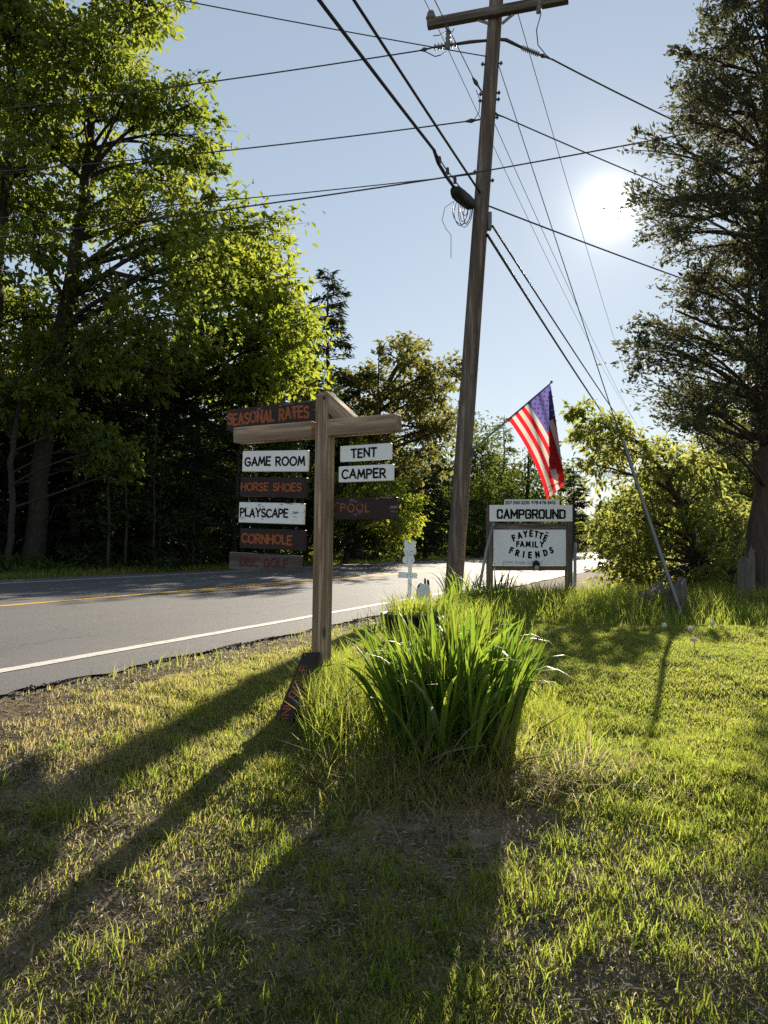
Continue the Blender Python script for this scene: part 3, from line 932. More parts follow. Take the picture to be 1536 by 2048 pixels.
fo = mesh_np('forest', np.concatenate(VV), np.concatenate(FF), MAT['hemlock_leaf'], rnd=np.concatenate(RR))
tag(fo, 'dark mass of evergreen wood behind the roadside trees', 'forest', kind='stuff')
ft = mesh_np('trunks', np.concatenate(TV), np.concatenate(TF), MAT['oak_bark'], fo); ft['kind'] = 'stuff'

# undergrowth on the far verge
n = 16000
S = rng.uniform(-8, 75, n); Q = EDGE1 + .9 + rng.gamma(2.0, .75, n)
x = S * RD[0] - Q * RD[1]; y = S * RD[1] + Q * RD[0]; keep = y > 6
x, y, Q = x[keep], y[keep], Q[keep]; n = len(x)
h = np.interp(Q, [EDGE1 + .9, EDGE1 + 2.2, EDGE1 + 5], [.05, .45, .8]) * rng.uniform(.2, 1, n) * (.4 + vnoise(x, y, 31))
pos = np.stack([x, y, ground(x, y) + h], -1)
V, F = leaf_arrays(pos, rng.normal(0, 1, (n, 3)), rng.normal(0, .6, (n, 3)) + np.array([0, 0, 1]), rng.uniform(.10, .22, n), rng.uniform(.06, .14, n))
tag(mesh_np('undergrowth', V, F, MAT['wood_leaf'], rnd=np.repeat(rng.random(n), 4)), 'low leafy undergrowth along the far verge', 'undergrowth', kind='stuff')
n = 26000
S = rng.uniform(-6, 70, n); Q = EDGE1 + .15 + rng.gamma(2.0, .42, n)
x = S * RD[0] - Q * RD[1]; y = S * RD[1] + Q * RD[0]
pos = np.stack([x, y, ground(x, y) - .01], -1)
V, F = blade_arrays(pos, rng.uniform(.05, .20, n), rng.uniform(.010, .022, n), rng.uniform(.1, .6, n), rng.uniform(0, 6.28, n))
tag(mesh_np('verge_grass', V, F, MAT['grass_blade'], rnd=np.repeat(rng.random(n) * .85, 5)), 'rough grass along the far verge of the road', 'grass', kind='stuff')

# far trees right of the utility pole
conifer('larch_tree', 'slender pointed conifer under the flag against the sky', onpx(1008, 52), 9.6, 2.3, 41, 80, 40, 'far trees down the road', needle=(.35, .08), z0=.2, droop=.1, dead=.1, mat='wood_leaf')
far = [(930, 44, 7.6, 'elm', (900, 860, 990, 1110), 'wood_leaf', 'far green tree partly hidden by the utility pole, down the road'),
       (1000, 50, 6.6, 'm', (950, 920, 1040, 1110), 'wood_leaf', 'far dark green tree just above the left end of the CAMPGROUND board'),
       (1055, 46, 7.0, 'm', (1010, 890, 1110, 1110), 'wood_leaf', 'far tree between the flag and the phone number strip'),
       (1120, 60, 7.0, 'm', (1085, 945, 1165, 1110), 'bronze_leaf', 'far tree right of the lower tip of the flag'),
       (975, 66, 7.0, 'm', (935, 895, 1015, 1110), 'bronze_leaf', 'far tree left of the slender pointed conifer')]
for q, (px, d, H, _, (x0, y0, x1, y1), lm, lab) in enumerate(far):
    poly = [(x0 + 10, y1), (x0, (y0 + y1) / 2), ((x0 * 2 + x1) / 3, y0 + 12), ((x0 + x1) / 2, y0), ((x0 + 2 * x1) / 3, y0 + 15), (x1, (y0 + y1) / 2), (x1 - 10, y1)]
    cl = clumps_poly(poly, (d - 2, d + 2), 22, 1.15, rg)
    trunk = [(onpx(px, d), .2), (P(px, (y0 + y1) / 2, d), .14), (P(px + 3, y0 + 10, d), .03)]
    make_tree('broadleaf_tree', lab, 'tree', trunk, cl, (.22, .13), MAT[lm], MAT['oak_bark'], 50 + q, per_tip=22, tips=12, spread=.26, group='far trees down the road')
conifer('pine_tree', 'dark pine standing behind the right edge of the flag', onpx(1148, 56), 6.8, 2.6, 44, 70, 44, 'far trees down the road', needle=(.4, .1), z0=.1, droop=.1)

# right side: box elder, cedar, the trees behind them
D = 13.0
b = onpx(1425, D)
trunk = [(b, .10), (P(1405, 1130, D), .085), (P(1370, 1030, D), .07), (P(1330, 950, D - .2), .055), (P(1285, 890, D - .3), .035), (P(1215, 850, D - .4), .018), (P(1150, 830, D - .4), .008)]
poly = [(1140, 860), (1160, 835), (1200, 855), (1265, 890), (1330, 900), (1420, 915), (1470, 970), (1490, 1120), (1480, 1215), (1360, 1215), (1250, 1180), (1205, 1165), (1200, 1080), (1205, 1000), (1215, 960), (1170, 925), (1215, 905), (1190, 885)]
cl = clumps_poly(poly, (12.0, 14.4), 56, .43, rg)
cl += [(P(x_, y_, D - .4), r_) for x_, y_, r_ in ((1140, 822, .22), (1165, 818, .24), (1185, 845, .28), (1215, 842, .26), (1150, 862, .2), (1245, 862, .25), (1180, 885, .2), (1165, 925, .2))]
limbs = [([P(1405, 1130, D), P(1350, 1080, D - .2), P(1290, 1075, D - .4), P(1210, 1100, D - .5)], .04, .012),
         ([P(1425, 1160, D), P(1440, 1060, D + .3), P(1430, 960, D + .4), P(1400, 880, D + .4)], .06, .015)]
make_tree('box_elder_tree', 'leaning box elder with glowing leaves between the campground sign and cedar', 'tree', trunk, cl, (.13, .056), MAT['elder_leaf'], MAT['grey_bark'], 21,
          per_tip=9, tips=70, spread=.13, extra_limbs=limbs, twig_r=.005, leaf_droop=.6, group='trees on the right')
D = 9.6
b = onpx(1522, D)
trunk = [(b, .135), (P(1520, 1000, D), .125), (P(1527, 700, D), .12), (P(1534, 400, D), .105), (P(1540, 100, D), .07), (P(1545, -200, D), .05), (P(1550, -500, D), .02)]
poly = [(1395, -420), (1640, -480), (1760, -100), (1800, 400), (1760, 800), (1600, 850), (1500, 890), (1430, 905), (1350, 845), (1285, 735), (1268, 690), (1285, 640), (1350, 605), (1370, 560), (1345, 505), (1272, 470), (1265, 420), (1295, 360), (1335, 310), (1318, 260), (1360, 200), (1372, 130), (1420, 40), (1440, -150)]
cl = clumps_poly(poly, (8.5, 10.8), 290, .35, rg)
limbs = [([P(1527, 640, D), P(1480, 660, D - .1), P(1420, 650, D - .2), P(1350, 620, D - .3)], .035, .01),
         ([P(1530, 520, D), P(1500, 560, D), P(1495, 650, D), P(1497, 800, D - .05)], .03, .015),
         ([P(1532, 430, D), P(1470, 420, D - .1), P(1400, 440, D - .3), P(1310, 420, D - .3)], .035, .01),
         ([P(1524, 860, D), P(1470, 870, D - .1), P(1430, 850, D - .2)], .03, .012)]
cl += [(P(1275, 275, 9.3), .17), (P(1265, 300, 9.3), .15), (P(1345, 95, 9.4), .15), (P(1275, 650, 9.4), .19), (P(1262, 700, 9.3), .17), (P(1290, 740, 9.4), .2)]
make_tree('cedar_tree', 'tall dark cedar at the right edge beside the sun', 'tree', trunk, cl, (.064, .027), MAT['cedar_leaf'], MAT['cedar_bark'], 22,
          per_tip=23, tips=64, spread=.095, tmin=.25, limb_r=.10, extra_limbs=limbs, twig_r=.004, style='spray', group='trees on the right')
right = [(1440, 16.5, (1380, 830, 1530, 1190), 'elder_leaf', 'leafy tree behind the box elder, left of the cedar trunk', 40, .55, (.13, .065)),
         (1330, 18.5, (1255, 960, 1400, 1180), 'wood_leaf', 'shaded tree deep behind the leaning box elder', 30, .6, (.14, .07)),
         (1560, 17.0, (1490, 860, 1660, 1190), 'wood_leaf', 'dark leafy tree behind the cedar trunk at the right edge', 30, .6, (.12, .06)),
         (1475, 11.2, (1425, 1010, 1500, 1200), 'elder_leaf', 'leafy shrub between the cedar trunk and the box elder', 18, .34, (.11, .05)),
         (1270, 30.0, (1205, 1000, 1320, 1110), 'wood_leaf', 'low far tree glimpsed through the box elder above the gravel', 16, .8, (.2, .1))]
for q, (px, d, (x0, y0, x1, y1), lm, lab, nc, r, lf) in enumerate(right):
    poly = [(x0 + 10, y1), (x0, (y0 + y1) / 2), ((x0 * 2 + x1) / 3, y0 + 12), ((x0 + x1) / 2, y0), ((x0 + 2 * x1) / 3, y0 + 15), (x1, (y0 + y1) / 2), (x1 - 10, y1)]
    cl = clumps_poly(poly, (d - 1, d + 1.2), nc, r, rg)
    trunk = [(onpx(px, d), .12), (P(px, (y0 + y1) / 2, d), .09), (P(px + 5, y0 + 10, d), .02)]
    make_tree('broadleaf_tree', lab, 'tree', trunk, cl, lf, MAT[lm], MAT['grey_bark'], 70 + q, per_tip=16, tips=44, spread=.24, group='trees on the right', twig_r=.006)
# wood behind on the right, and closing the far end of the road
VV, FF, RR, nv = [], [], [], 0
spots = [(rg.uniform(7, 30), rg.uniform(22, 40)) for _ in range(16)] + [(rg.uniform(28, 62), rg.uniform(95, 135)) for _ in range(34)] + [(rg.uniform(12, 60), rg.uniform(40, 90)) for _ in range(34)]
for q, (x, y) in enumerate(spots):
    if -3.5 < road_p(x, y) < 13 and y < 90: continue
    tv, tf, lv, lf, rn = low[q % 4]
    a = rg.uniform(0, 6.28); s_ = rg.uniform(.8, 1.1); hs = rg.uniform(.38, .55) if y < 90 else rg.uniform(.6, .9)
    Rm = np.array([[math.cos(a), -math.sin(a), 0], [math.sin(a), math.cos(a), 0], [0, 0, 1]])
    VV.append((lv * np.array([s_, s_, hs])) @ Rm.T + np.array([x, y, gz(x, y) - .1])); FF.append(lf + nv); nv += len(lv); RR.append(rn)
fo = mesh_np('forest', np.concatenate(VV), np.concatenate(FF), MAT['wood_leaf'], rnd=np.concatenate(RR))
tag(fo, 'distant wood beyond the box elder and the end of the road', 'forest', kind='stuff')

# ------------------------------------------------------------------ stroke lettering
def arc(cx, cy, rx, ry, a0, a1, n=12):
    return [(cx + rx * math.cos(math.radians(a)), cy + ry * math.sin(math.radians(a))) for a in np.linspace(a0, a1, n)]
GL = {
 'A': (.74, [[(0, 0), (.37, 1), (.74, 0)], [(.14, .33), (.60, .33)]]),
 'C': (.72, [arc(.42, .5, .42, .5, 48, 312, 16)]),
 'D': (.70, [[(0, 0), (0, 1), (.22, 1)] + arc(.22, .5, .48, .5, 88, -88, 12) + [(.22, 0), (0, 0)]]),
 'E': (.54, [[(.54, 1), (0, 1), (0, 0), (.54, 0)], [(0, .52), (.46, .52)]]),
 'F': (.52, [[(.52, 1), (0, 1), (0, 0)], [(0, .52), (.44, .52)]]),
 'G': (.78, [arc(.42, .5, .42, .5, 48, 330, 16) + [(.78, .46), (.46, .46)]]),
 'H': (.68, [[(0, 0), (0, 1)], [(.68, 0), (.68, 1)], [(0, .5), (.68, .5)]]),
 'I': (.0, [[(0, 0), (0, 1)]]),
 'L': (.50, [[(0, 1), (0, 0), (.50, 0)]]),
 'M': (.86, [[(0, 0), (.12, 1), (.43, .22), (.74, 1), (.86, 0)]]),
 'N': (.68, [[(0, 0), (0, 1), (.68, 0), (.68, 1)]]),
 'O': (.86, [arc(.43, .5, .43, .5, 90, 450, 22)]),
 'P': (.58, [[(0, 0), (0, 1), (.28, 1)] + arc(.28, .74, .30, .26, 85, -85, 8) + [(0, .48)]]),
 'R': (.62, [[(0, 0), (0, 1), (.28, 1)] + arc(.28, .74, .30, .26, 85, -85, 8) + [(0, .48)], [(.26, .48), (.62, 0)]]),
 'S': (.58, [arc(.30, .75, .27, .25, 30, 262, 10) + arc(.29, .25, .29, .25, 82, -150, 10)]),
 'T': (.66, [[(0, 1), (.66, 1)], [(.33, 1), (.33, 0)]]),
 'U': (.68, [[(0, 1), (0, .34)] + arc(.34, .34, .34, .34, 185, 355, 10) + [(.68, 1)]]),
 'Y': (.68, [[(0, 1), (.34, .5), (.68, 1)], [(.34, .5), (.34, 0)]]),
 '0': (.60, [arc(.30, .5, .30, .5, 90, 450, 18)]), '1': (.2, [[(0, .8), (.2, 1), (.2, 0)]]),
 '2': (.56, [arc(.28, .72, .27, .28, 160, -30, 9) + [(0, 0), (.56, 0)]]),
 '3': (.54, [arc(.26, .75, .25, .25, 150, -85, 9), arc(.26, .25, .28, .25, 85, -150, 9)]),
 '4': (.60, [[(.44, 0), (.44, 1), (0, .3), (.60, .3)]]),
 '5': (.54, [[(.48, 1), (.06, 1), (.03, .56)] + arc(.25, .32, .29, .32, 120, -145, 10)]),
 '6': (.56, [[(.44, .98)] + arc(.34, .5, .34, .5, 110, 180, 6) + arc(.28, .29, .28, .29, 180, -175, 14)]),
 '7': (.54, [[(0, 1), (.54, 1), (.18, 0)]]),
 '8': (.56, [arc(.28, .74, .24, .26, 90, 450, 14), arc(.28, .25, .28, .25, 90, 450, 14)]),
 '9': (.56, [arc(.28, .71, .28, .29, 0, 355, 14) + [(.56, .6), (.40, .02)]]),
 '.': (.06, [[(0, .48), (.06, .48)]]), ' ': (.34, []),
}
SQ = {   # squared block capitals
 'C': (.62, [[(.62, .72), (.62, .9), (.52, 1), (.10, 1), (0, .9), (0, .1), (.10, 0), (.52, 0), (.62, .1), (.62, .28)]]),
 'A': (.66, [[(0, 0), (.33, 1), (.66, 0)], [(.12, .33), (.54, .33)]]),
 'M': (.80, [[(0, 0), (0, 1), (.40, .3), (.80, 1), (.80, 0)]]),
 'P': (.60, [[(0, 0), (0, 1), (.50, 1), (.60, .9), (.60, .56), (.50, .46), (0, .46)]]),
 'G': (.64, [[(.64, .74), (.64, .9), (.54, 1), (.10, 1), (0, .9), (0, .1), (.10, 0), (.54, 0), (.64, .1), (.64, .46), (.36, .46)]]),
 'R': (.62, [[(0, 0), (0, 1), (.52, 1), (.62, .9), (.62, .56), (.52, .46), (0, .46)], [(.30, .46), (.62, 0)]]),
 'O': (.64, [[(0, .1), (0, .9), (.10, 1), (.54, 1), (.64, .9), (.64, .1), (.54, 0), (.10, 0), (0, .1)]]),
 'U': (.64, [[(0, 1), (0, .1), (.10, 0), (.54, 0), (.64, .1), (.64, 1)]]),
 'N': (.66, [[(0, 0), (0, 1), (.66, 0), (.66, 1)]]),
 'D': (.64, [[(0, 0), (0, 1), (.50, 1), (.64, .88), (.64, .12), (.50, 0), (0, 0)]]),
}
def stroke_mesh(mb, pts, w, h, square=False):
    """one brush stroke: flat raised ribbon with rounded (or square) ends, in the x-z plane, rising towards -y"""
    pts = np.array(pts, float)
    keep = [0] + [i for i in range(1, len(pts)) if np.linalg.norm(pts[i] - pts[i - 1]) > w * .12]
    pts = pts[keep]
    if len(pts) < 2: return
    # split at sharp corners so that each piece has its own round ends
    cuts = [0]
    for i in range(1, len(pts) - 1):
        a, b = pts[i] - pts[i - 1], pts[i + 1] - pts[i]
        c = np.dot(a, b) / (np.linalg.norm(a) * np.linalg.norm(b) + 1e-9)
        if c < .72: cuts.append(i)
    cuts.append(len(pts) - 1)
    for s in range(len(cuts) - 1):
        hs = h * (1.0 + .22 * (s % 3))
        q = pts[cuts[s]:cuts[s + 1] + 1]
        t0 = q[1] - q[0]; t0 /= np.linalg.norm(t0); t1 = q[-1] - q[-2]; t1 /= np.linalg.norm(t1)
        if square:
            q = np.vstack([q[:1] - t0 * w * .49, q, q[-1:] + t1 * w * .49]); sc_ = np.array([1.0] * len(q))
        else:
            q = np.vstack([q[:1] - t0 * w * .5, q[:1] - t0 * w * .38, q[:1] - t0 * w * .15, q, q[-1:] + t1 * w * .15, q[-1:] + t1 * w * .38, q[-1:] + t1 * w * .5])
            sc_ = np.array([.15, .68, .95] + [1.0] * (len(q) - 6) + [.95, .68, .15])
        T = np.gradient(q, axis=0); T /= np.linalg.norm(T, axis=1, keepdims=True) + 1e-9
        Nn = np.stack([-T[:, 1], T[:, 0]], -1)
        V = []
        for (a, b) in ((-1, 0), (-.86, 1), (.86, 1), (1, 0)):
            e = q + Nn * (a * w * .5 * sc_)[:, None]
            V.append(np.stack([e[:, 0], np.full(len(q), -b * hs), e[:, 1]], -1))
        V = np.stack(V, 1).reshape(-1, 3)
        F = []
        for i in range(len(q) - 1):
            for k in range(3):
                F.append((i * 4 + k, i * 4 + k + 1, i * 4 + 4 + k + 1, i * 4 + 4 + k))
        F.append((0, 1, 2, 3)); F.append(tuple((len(q) - 1) * 4 + k for k in (3, 2, 1, 0)))
        mb.add(V, [f[::-1] for f in F])
def word(text, x0, x1, zc, H, w, h=.0018, font=GL, square=False, slope=0.0, gap=.30, jit=.0, y=0.0, seed=1):
    rr = random.Random(seed); mb = MB(); out = [mb]
    tot = sum(font.get(c, GL.get(c))[0] + gap for c in text) - gap
    sx = (x1 - x0 - w) / tot
    x = x0 + w / 2
    for c in text:
        gw, st = font.get(c, GL.get(c))
        if c == ' ': mb = MB(); out.append(mb)
        dz = rr.uniform(-jit, jit) * H; rot = rr.uniform(-jit, jit) * .8
        for p in st:
            q = []
            for (a, b) in p:
                lx, lz = (a - gw / 2) * sx, (b - .5) * (H - w)
                lx, lz = lx * math.cos(rot) - lz * math.sin(rot), lx * math.sin(rot) + lz * math.cos(rot)
                xx = x + gw / 2 * sx + lx
                q.append((xx, zc + lz + dz + slope * (xx - x0)))
            stroke_mesh(mb, q, w, h * (1 + .5 * st.index(p)) * rr.uniform(.95, 1.05), square)
        x += (gw + gap) * sx
    return out
def letters(words, mat, parent, y):
    for mb in words:
        o = mb.build('lettering', MAT[mat], parent); o.location.y = y
    return o

# ------------------------------------------------------------------ the wooden signpost
TH = math.radians(28)
E = np.array([math.cos(TH), -math.sin(TH), 0]); NRM = np.array([-math.sin(TH), -math.cos(TH), 0])   # beam direction, face normal
PD = 4.63
pb = np.array([(641 - HX) / FPX * PD, PD, 0]); pb[2] = gz(pb[0], pb[1])
post_top = CZ + (HY - 785) / FPX * PD
Hp = post_top - pb[2]
def frame(origin, xdir, zdir=None):
    x = Vector(xdir).normalized(); z = Vector(zdir).normalized() if zdir is not None else Vector((0, 0, 1))
    y = z.cross(x).normalized(); z = x.cross(y).normalized()
    M = Matrix.Identity(4)
    for r in range(3):
        M[r][0], M[r][1], M[r][2], M[r][3] = x[r], y[r], z[r], origin[r]
    return M
sp = empty('signpost', pb, 'weathered timber signpost with a crossbeam, beside the road', 'signpost')
leanM = Matrix.Rotation(math.radians(1.0), 4, Vector((0, 1, 0)))
RP = frame((0, 0, 0), E)
W = .089
mb = MB(); h2 = W / 2
mb.box((-h2, -h2, -.35), (h2, h2, Hp - .028), .005)
# chamfered cap
mb.add([(-h2, -h2, Hp - .026), (h2, -h2, Hp - .026), (h2, h2, Hp - .026), (-h2, h2, Hp - .026), (-h2 * .6, -h2 * .6, Hp), (h2 * .6, -h2 * .6, Hp), (h2 * .6, h2 * .6, Hp), (-h2 * .6, h2 * .6, Hp)],
       [(0, 1, 5, 4), (1, 2, 6, 5), (2, 3, 7, 6), (3, 0, 4, 7), (4, 5, 6, 7)])
mb.build('post', MAT['post_wood'], sp, M=leanM @ RP)
topc = np.array((leanM @ RP) @ Vector((0, 0, Hp))) + pb
def onplane(px, py, off=0.0, az=None):
    """point of the photo ray on the sign's vertical plane (off metres in front of the post's axis)"""
    e, nr = E, NRM
    o = topc + nr * off
    r = np.array([(px - HX) / FPX, 1.0, (HY - py) / FPX])
    cpos = np.array([0, 0, CZ])
    t = np.dot(o - cpos, nr) / np.dot(r, nr)
    return cpos + r * t
# beam: two lengths let into the post, 2 mm proud of the face
def bar(px0, py0, px1, py1, hgt, thick, name, off, mat, parent):
    a, b_ = onplane(px0, py0, off), onplane(px1, py1, off)
    L = np.linalg.norm(b_ - a)
    M = frame(a - np.array(sp.location), (b_ - a))
    mb = MB(); mb.box((0, -thick / 2, -hgt / 2), (L, thick / 2, hgt / 2), .004)
    return mb.build(name, MAT[mat], parent, M=M)
bar(475, 872, 631, 860, .098, .089, 'beam', .0, 'beam_wood', sp)
bar(659, 857, 797, 846, .098, .089, 'beam', .0, 'beam_wood', sp)
# diagonal brace from the post top to the right beam
a, b_ = onplane(655, 800, 0), onplane(694, 836, 0)
M = frame(a - np.array(sp.location), b_ - a)
L = np.linalg.norm(b_ - a)
mb = MB()
mb.prism([(-.052, -.012), (-.052 + .03, .045), (L + .055, .045), (L + .005, -.045), (.02, -.045)], -.040, .040)
mb.build('brace', MAT['beam_wood'], sp, M=M)
# bolt heads
for (px, py) in ((648, 796),):
    c = onplane(px, py, W / 2 + .001) - np.array(sp.location)
    mb = MB(); mb.lathe([(0.0001, .008), (.006, .008), (.009, .004), (.009, 0)], 10)
    mb.build('bolt', MAT['dark_paint'], sp, True, M=Matrix.Translation(c) @ RP @ Matrix.Rotation(math.pi / 2, 4, 'X'))

def hang_board(name, label, TL, TR, BR, BL, mat, text, lmat, tx, off=.0, thick=.020, stroke=.19, eyes=(), seed=1, group='hanging sign boards', gap=.30, th=None, tz=.0):
    """a sign board: panel, lettering and the wire links it hangs by. Corners are photo pixels on the sign's plane."""
    a, b_, c, d = [onplane(*q, off + thick / 2) for q in (TL, TR, BR, BL)]
    cen = (a + b_ + c + d) / 4
    xd = ((b_ - a) + (c - d)) / 2; zd = ((a - d) + (b_ - c)) / 2
    w = np.linalg.norm(xd); h = np.linalg.norm(zd)
    M = frame(cen, xd, zd)
    root = bpy.data.objects.new(name, None); COL.objects.link(root); root.empty_display_size = .1
    root.matrix_world = M
    tag(root, label, 'sign board', group)
    mb = MB(); mb.box((-w / 2, 0, -h / 2), (w / 2, thick, h / 2), .003)
    pn = mb.build('panel', MAT[mat], root)
    pxw = (TR[0] + BR[0] - TL[0] - BL[0]) / 2
    fx = lambda px: ((px - (TL[0] + BL[0]) / 2) / pxw - .5) * w
    hp = (BL[1] + BR[1] - TL[1] - TR[1]) / 2
    x0, x1, th_ = fx(tx[0]), fx(tx[1]), tx[2] / hp * h
    letters(word(text, x0, x1, tz * h, th_, th_ * stroke, font=GL, jit=.05, seed=seed, gap=gap, slope=tx[3] if len(tx) > 3 else 0), lmat, pn, -.0003)
    for (ex, top) in eyes:
        # eye screws in the upper edge with a short wire link
        mb = MB()
        x = ex * w / 2
        ang = np.linspace(0, 2 * math.pi, 11)
        mb.tube([(x + .007 * math.cos(t), thick / 2, h / 2 + .010 + .007 * math.sin(t)) for t in ang], .0017, 5)
        mb.tube([(x, thick / 2, h / 2 - .004), (x, thick / 2, h / 2 + .004)], .002, 5)
        mb.tube([(x, thick / 2, h / 2 + .014), (x + .003, thick / 2, h / 2 + top * .5), (x, thick / 2, h / 2 + top)], .0016, 5)
        mb.build('hook', MAT['wire_metal'], root)
    return root
hang_board('sign_board', 'brown board lettered SEASONAL RATES in orange above the left beam', (452, 819), (634, 800), (634, 842), (453, 861), 'brown_paint_flaking', 'SEASONAL RATES', 'orange_letter', (455, 620, 26, 0.0), off=-.075, seed=2, gap=.26)
hang_board('sign_board', 'white board lettered GAME ROOM in black', (485, 902), (616, 900), (615, 943), (484, 943), 'white_paint', 'GAME ROOM', 'black_letter', (489, 611, 20), seed=3, eyes=((-.7, .05), (.7, .05)), gap=.24, tz=-.02)
hang_board('sign_board', 'brown board lettered HORSE SHOES in orange', (480, 953), (613, 956), (613, 995), (480, 993), 'brown_paint', 'HORSE SHOES', 'orange_letter', (482, 604, 18), seed=4, eyes=((-.7, .03), (.7, .03)), gap=.22)
hang_board('sign_board', 'white board lettered PLAYSCAPE in black with worn right end', (478, 1004), (608, 1007), (607, 1049), (477, 1045), 'white_paint_worn', 'PLAYSCAPE', 'black_letter', (480, 578, 19), seed=5, eyes=((-.7, .03), (.7, .03)), gap=.22)
hang_board('sign_board', 'brown board lettered CORNHOLE in orange', (480, 1056), (611, 1060), (609, 1102), (479, 1096), 'brown_paint', 'CORNHOLE', 'orange_letter', (483, 586, 21), seed=6, eyes=((-.7, .02), (.7, .02)), gap=.22)
hang_board('sign_board', 'grey brown board lettered DISC GOLF in faded maroon, lowest of the stack', (459, 1104), (604, 1112), (601, 1147), (457, 1138), 'grey_board', 'DISC GOLF', 'maroon_letter', (480, 577, 20), seed=7, eyes=((-.25, .02), (.65, .02)), gap=.3)
hang_board('sign_board', 'small white board lettered TENT in black', (680, 892), (782, 886), (782, 918), (680, 924), 'white_paint', 'TENT', 'black_letter', (702, 755, 20), seed=8, eyes=((-.6, .06), (.7, .055)), gap=.28)
hang_board('sign_board', 'white board lettered CAMPER in black', (677, 933), (786, 928), (786, 961), (677, 965), 'white_paint', 'CAMPER', 'black_letter', (683, 773, 21), seed=9, eyes=((-.6, .03), (.7, .03)), gap=.26)
hang_board('sign_board', 'scuffed dark brown board lettered POOL in faint orange', (669, 995), (793, 994), (793, 1039), (668, 1038), 'brown_paint_flaking', 'POOL', 'orange_letter_worn', (681, 742, 19), seed=10, eyes=((-.6, .08), (.7, .08)), gap=.34, tz=.02)

# MINI GOLF board leaning on the post
bot = ground_px(556, 1466); 
D0 = 4.28
bot = np.array([(558 - HX) / FPX * D0, D0, CZ + (HY - 1464) / FPX * D0])
gbot = gz(bot[0], bot[1])
root = bpy.data.objects.new('sign_board', None); COL.objects.link(root)
tag(root, 'dark board lettered MINI GOLF leaning against the foot of the post', 'sign board', 'hanging sign boards')
topb = onplane(622, 1304, W / 2 + .035)
s_ = (bot[2] - gbot)
dirv = topb - bot; Lb = np.linalg.norm(dirv)
# carry the foot down to the ground along the board's own line
ext = max(0, (bot[2] - gbot) / dirv[2] * Lb) + .015
dirn = dirv / Lb
bot = bot - dirn * ext; Lb += ext
facing = np.array([-.52, -.80, .30]); yv = -facing / np.linalg.norm(facing)
x = Vector(dirn); y = (Vector(yv) - x * Vector(yv).dot(x)).normalized(); z = x.cross(y)
M = Matrix.Identity(4)
for r in range(3): M[r][0], M[r][1], M[r][2], M[r][3] = x[r], y[r], z[r], bot[r]
root.matrix_world = M
mb = MB(); mb.box((0, 0, -.062), (Lb, .022, .062), .003)
pn = mb.build('panel', MAT['brown_paint'], root)
letters(word('MINI GOLF', ext + .012, ext + .012 + (Lb - ext) * .80, .008, .066, .0105, seed=12, jit=.04, gap=.30), 'orange_letter', pn, -.0003)

# ------------------------------------------------------------------ campground sign
CD = 11.4
mpp = CD / FPX
cgx = lambda px: (px - 1060) * mpp
cb = np.array([(1060 - HX) * mpp, CD, 0]); cb[2] = gz(cb[0], cb[1])
zz_ = lambda py: CZ + (HY - py) * mpp - cb[2]
cs = empty('campground_sign', cb, 'white campground sign with phone numbers on two timber posts', 'sign')
for (x0, x1) in ((974, 986.5), (1132.5, 1146)):
    mb = MB(); mb.box((cgx(x0), .012, -.3), (cgx(x1), .10, zz_(1014)), .004); mb.build('post', MAT['old_post_wood'], cs)
mb = MB(); mb.box((cgx(979), -.012, zz_(1043)), (cgx(1144.5), .010, zz_(1010)), .002); hb = mb.build('header_board', MAT['sign_white'], cs)
letters(word('CAMPGROUND', cgx(993), cgx(1131), zz_(1028), 19.5 * mpp, 3.9 * mpp, .002, SQ, True, -.003, .30), 'black_letter', hb, -.0125)
mb = MB(); mb.box((cgx(1009), -.006, zz_(1010.2)), (cgx(1118.5), .010, zz_(999)), .001); hb = mb.build('phone_strip', MAT['sign_white'], cs)
letters(word('207.200.3235', cgx(1010), cgx(1059), zz_(1005.3), 7.4 * mpp, 1.5 * mpp, .001, GL, False, 0, .26), 'black_letter', hb, -.0063)
letters(word('978.476.3413', cgx(1062), cgx(1111), zz_(1005.3), 7.4 * mpp, 1.5 * mpp, .001, GL, False, 0, .26), 'black_letter', hb, -.0063)
mb = MB(); mb.box((cgx(986.8), -.004, zz_(1059)), (cgx(1132.3), .080, zz_(1047)), .003); mb.build('rail', MAT['old_wood'], cs)
mb = MB(); mb.box((cgx(986), -.004, zz_(1141)), (cgx(1133), .080, zz_(1131.8)), .003); mb.build('rail', MAT['old_wood'], cs)
mb = MB(); mb.box((cgx(987.2), .006, zz_(1131.6)), (cgx(1132), .030, zz_(1059.2)), .001); pn = mb.build('panel', MAT['sign_white'], cs)
mb = MB()
def glyph(mb, ch, px, py, deg, H, w, sx=.8):
    gw, st = GL[ch]; a = math.radians(deg)
    for p in st:
        q = []
        for (u, v_) in p:
            lx, lz = (u - gw / 2) * sx * H, (v_ - .5) * H
            q.append((cgx(px) + (lx * math.cos(a) - lz * math.sin(a)) * mpp, zz_(py) + (lx * math.sin(a) + lz * math.cos(a)) * mpp))
        stroke_mesh(mb, q, w * mpp, .002 * (1 + .5 * st.index(p)))
for ch, px, py, dg in [('F', 1028, 1076, 22), ('A', 1039.5, 1071, 14), ('Y', 1051, 1068, 6), ('E', 1062.5, 1067, -2), ('T', 1073, 1068.5, -8), ('T', 1082, 1071.5, -14), ('E', 1091, 1076, -22)]:
    glyph(mb, ch, px, py, dg, 10.5, 3.5)
letters([mb], 'black_letter', pn, .0055); mb = MB()
for ch, px, py, dg, H in [('F', 1036, 1088, 0, 9), ('A', 1044.5, 1088, 0, 9.5), ('M', 1056.5, 1088.5, 0, 10), ('I', 1066, 1089, 0, 10), ('L', 1073, 1089, 0, 10), ('Y', 1084, 1088.5, -6, 9.5)]:
    glyph(mb, ch, px, py, dg, H, 3.2, .9)
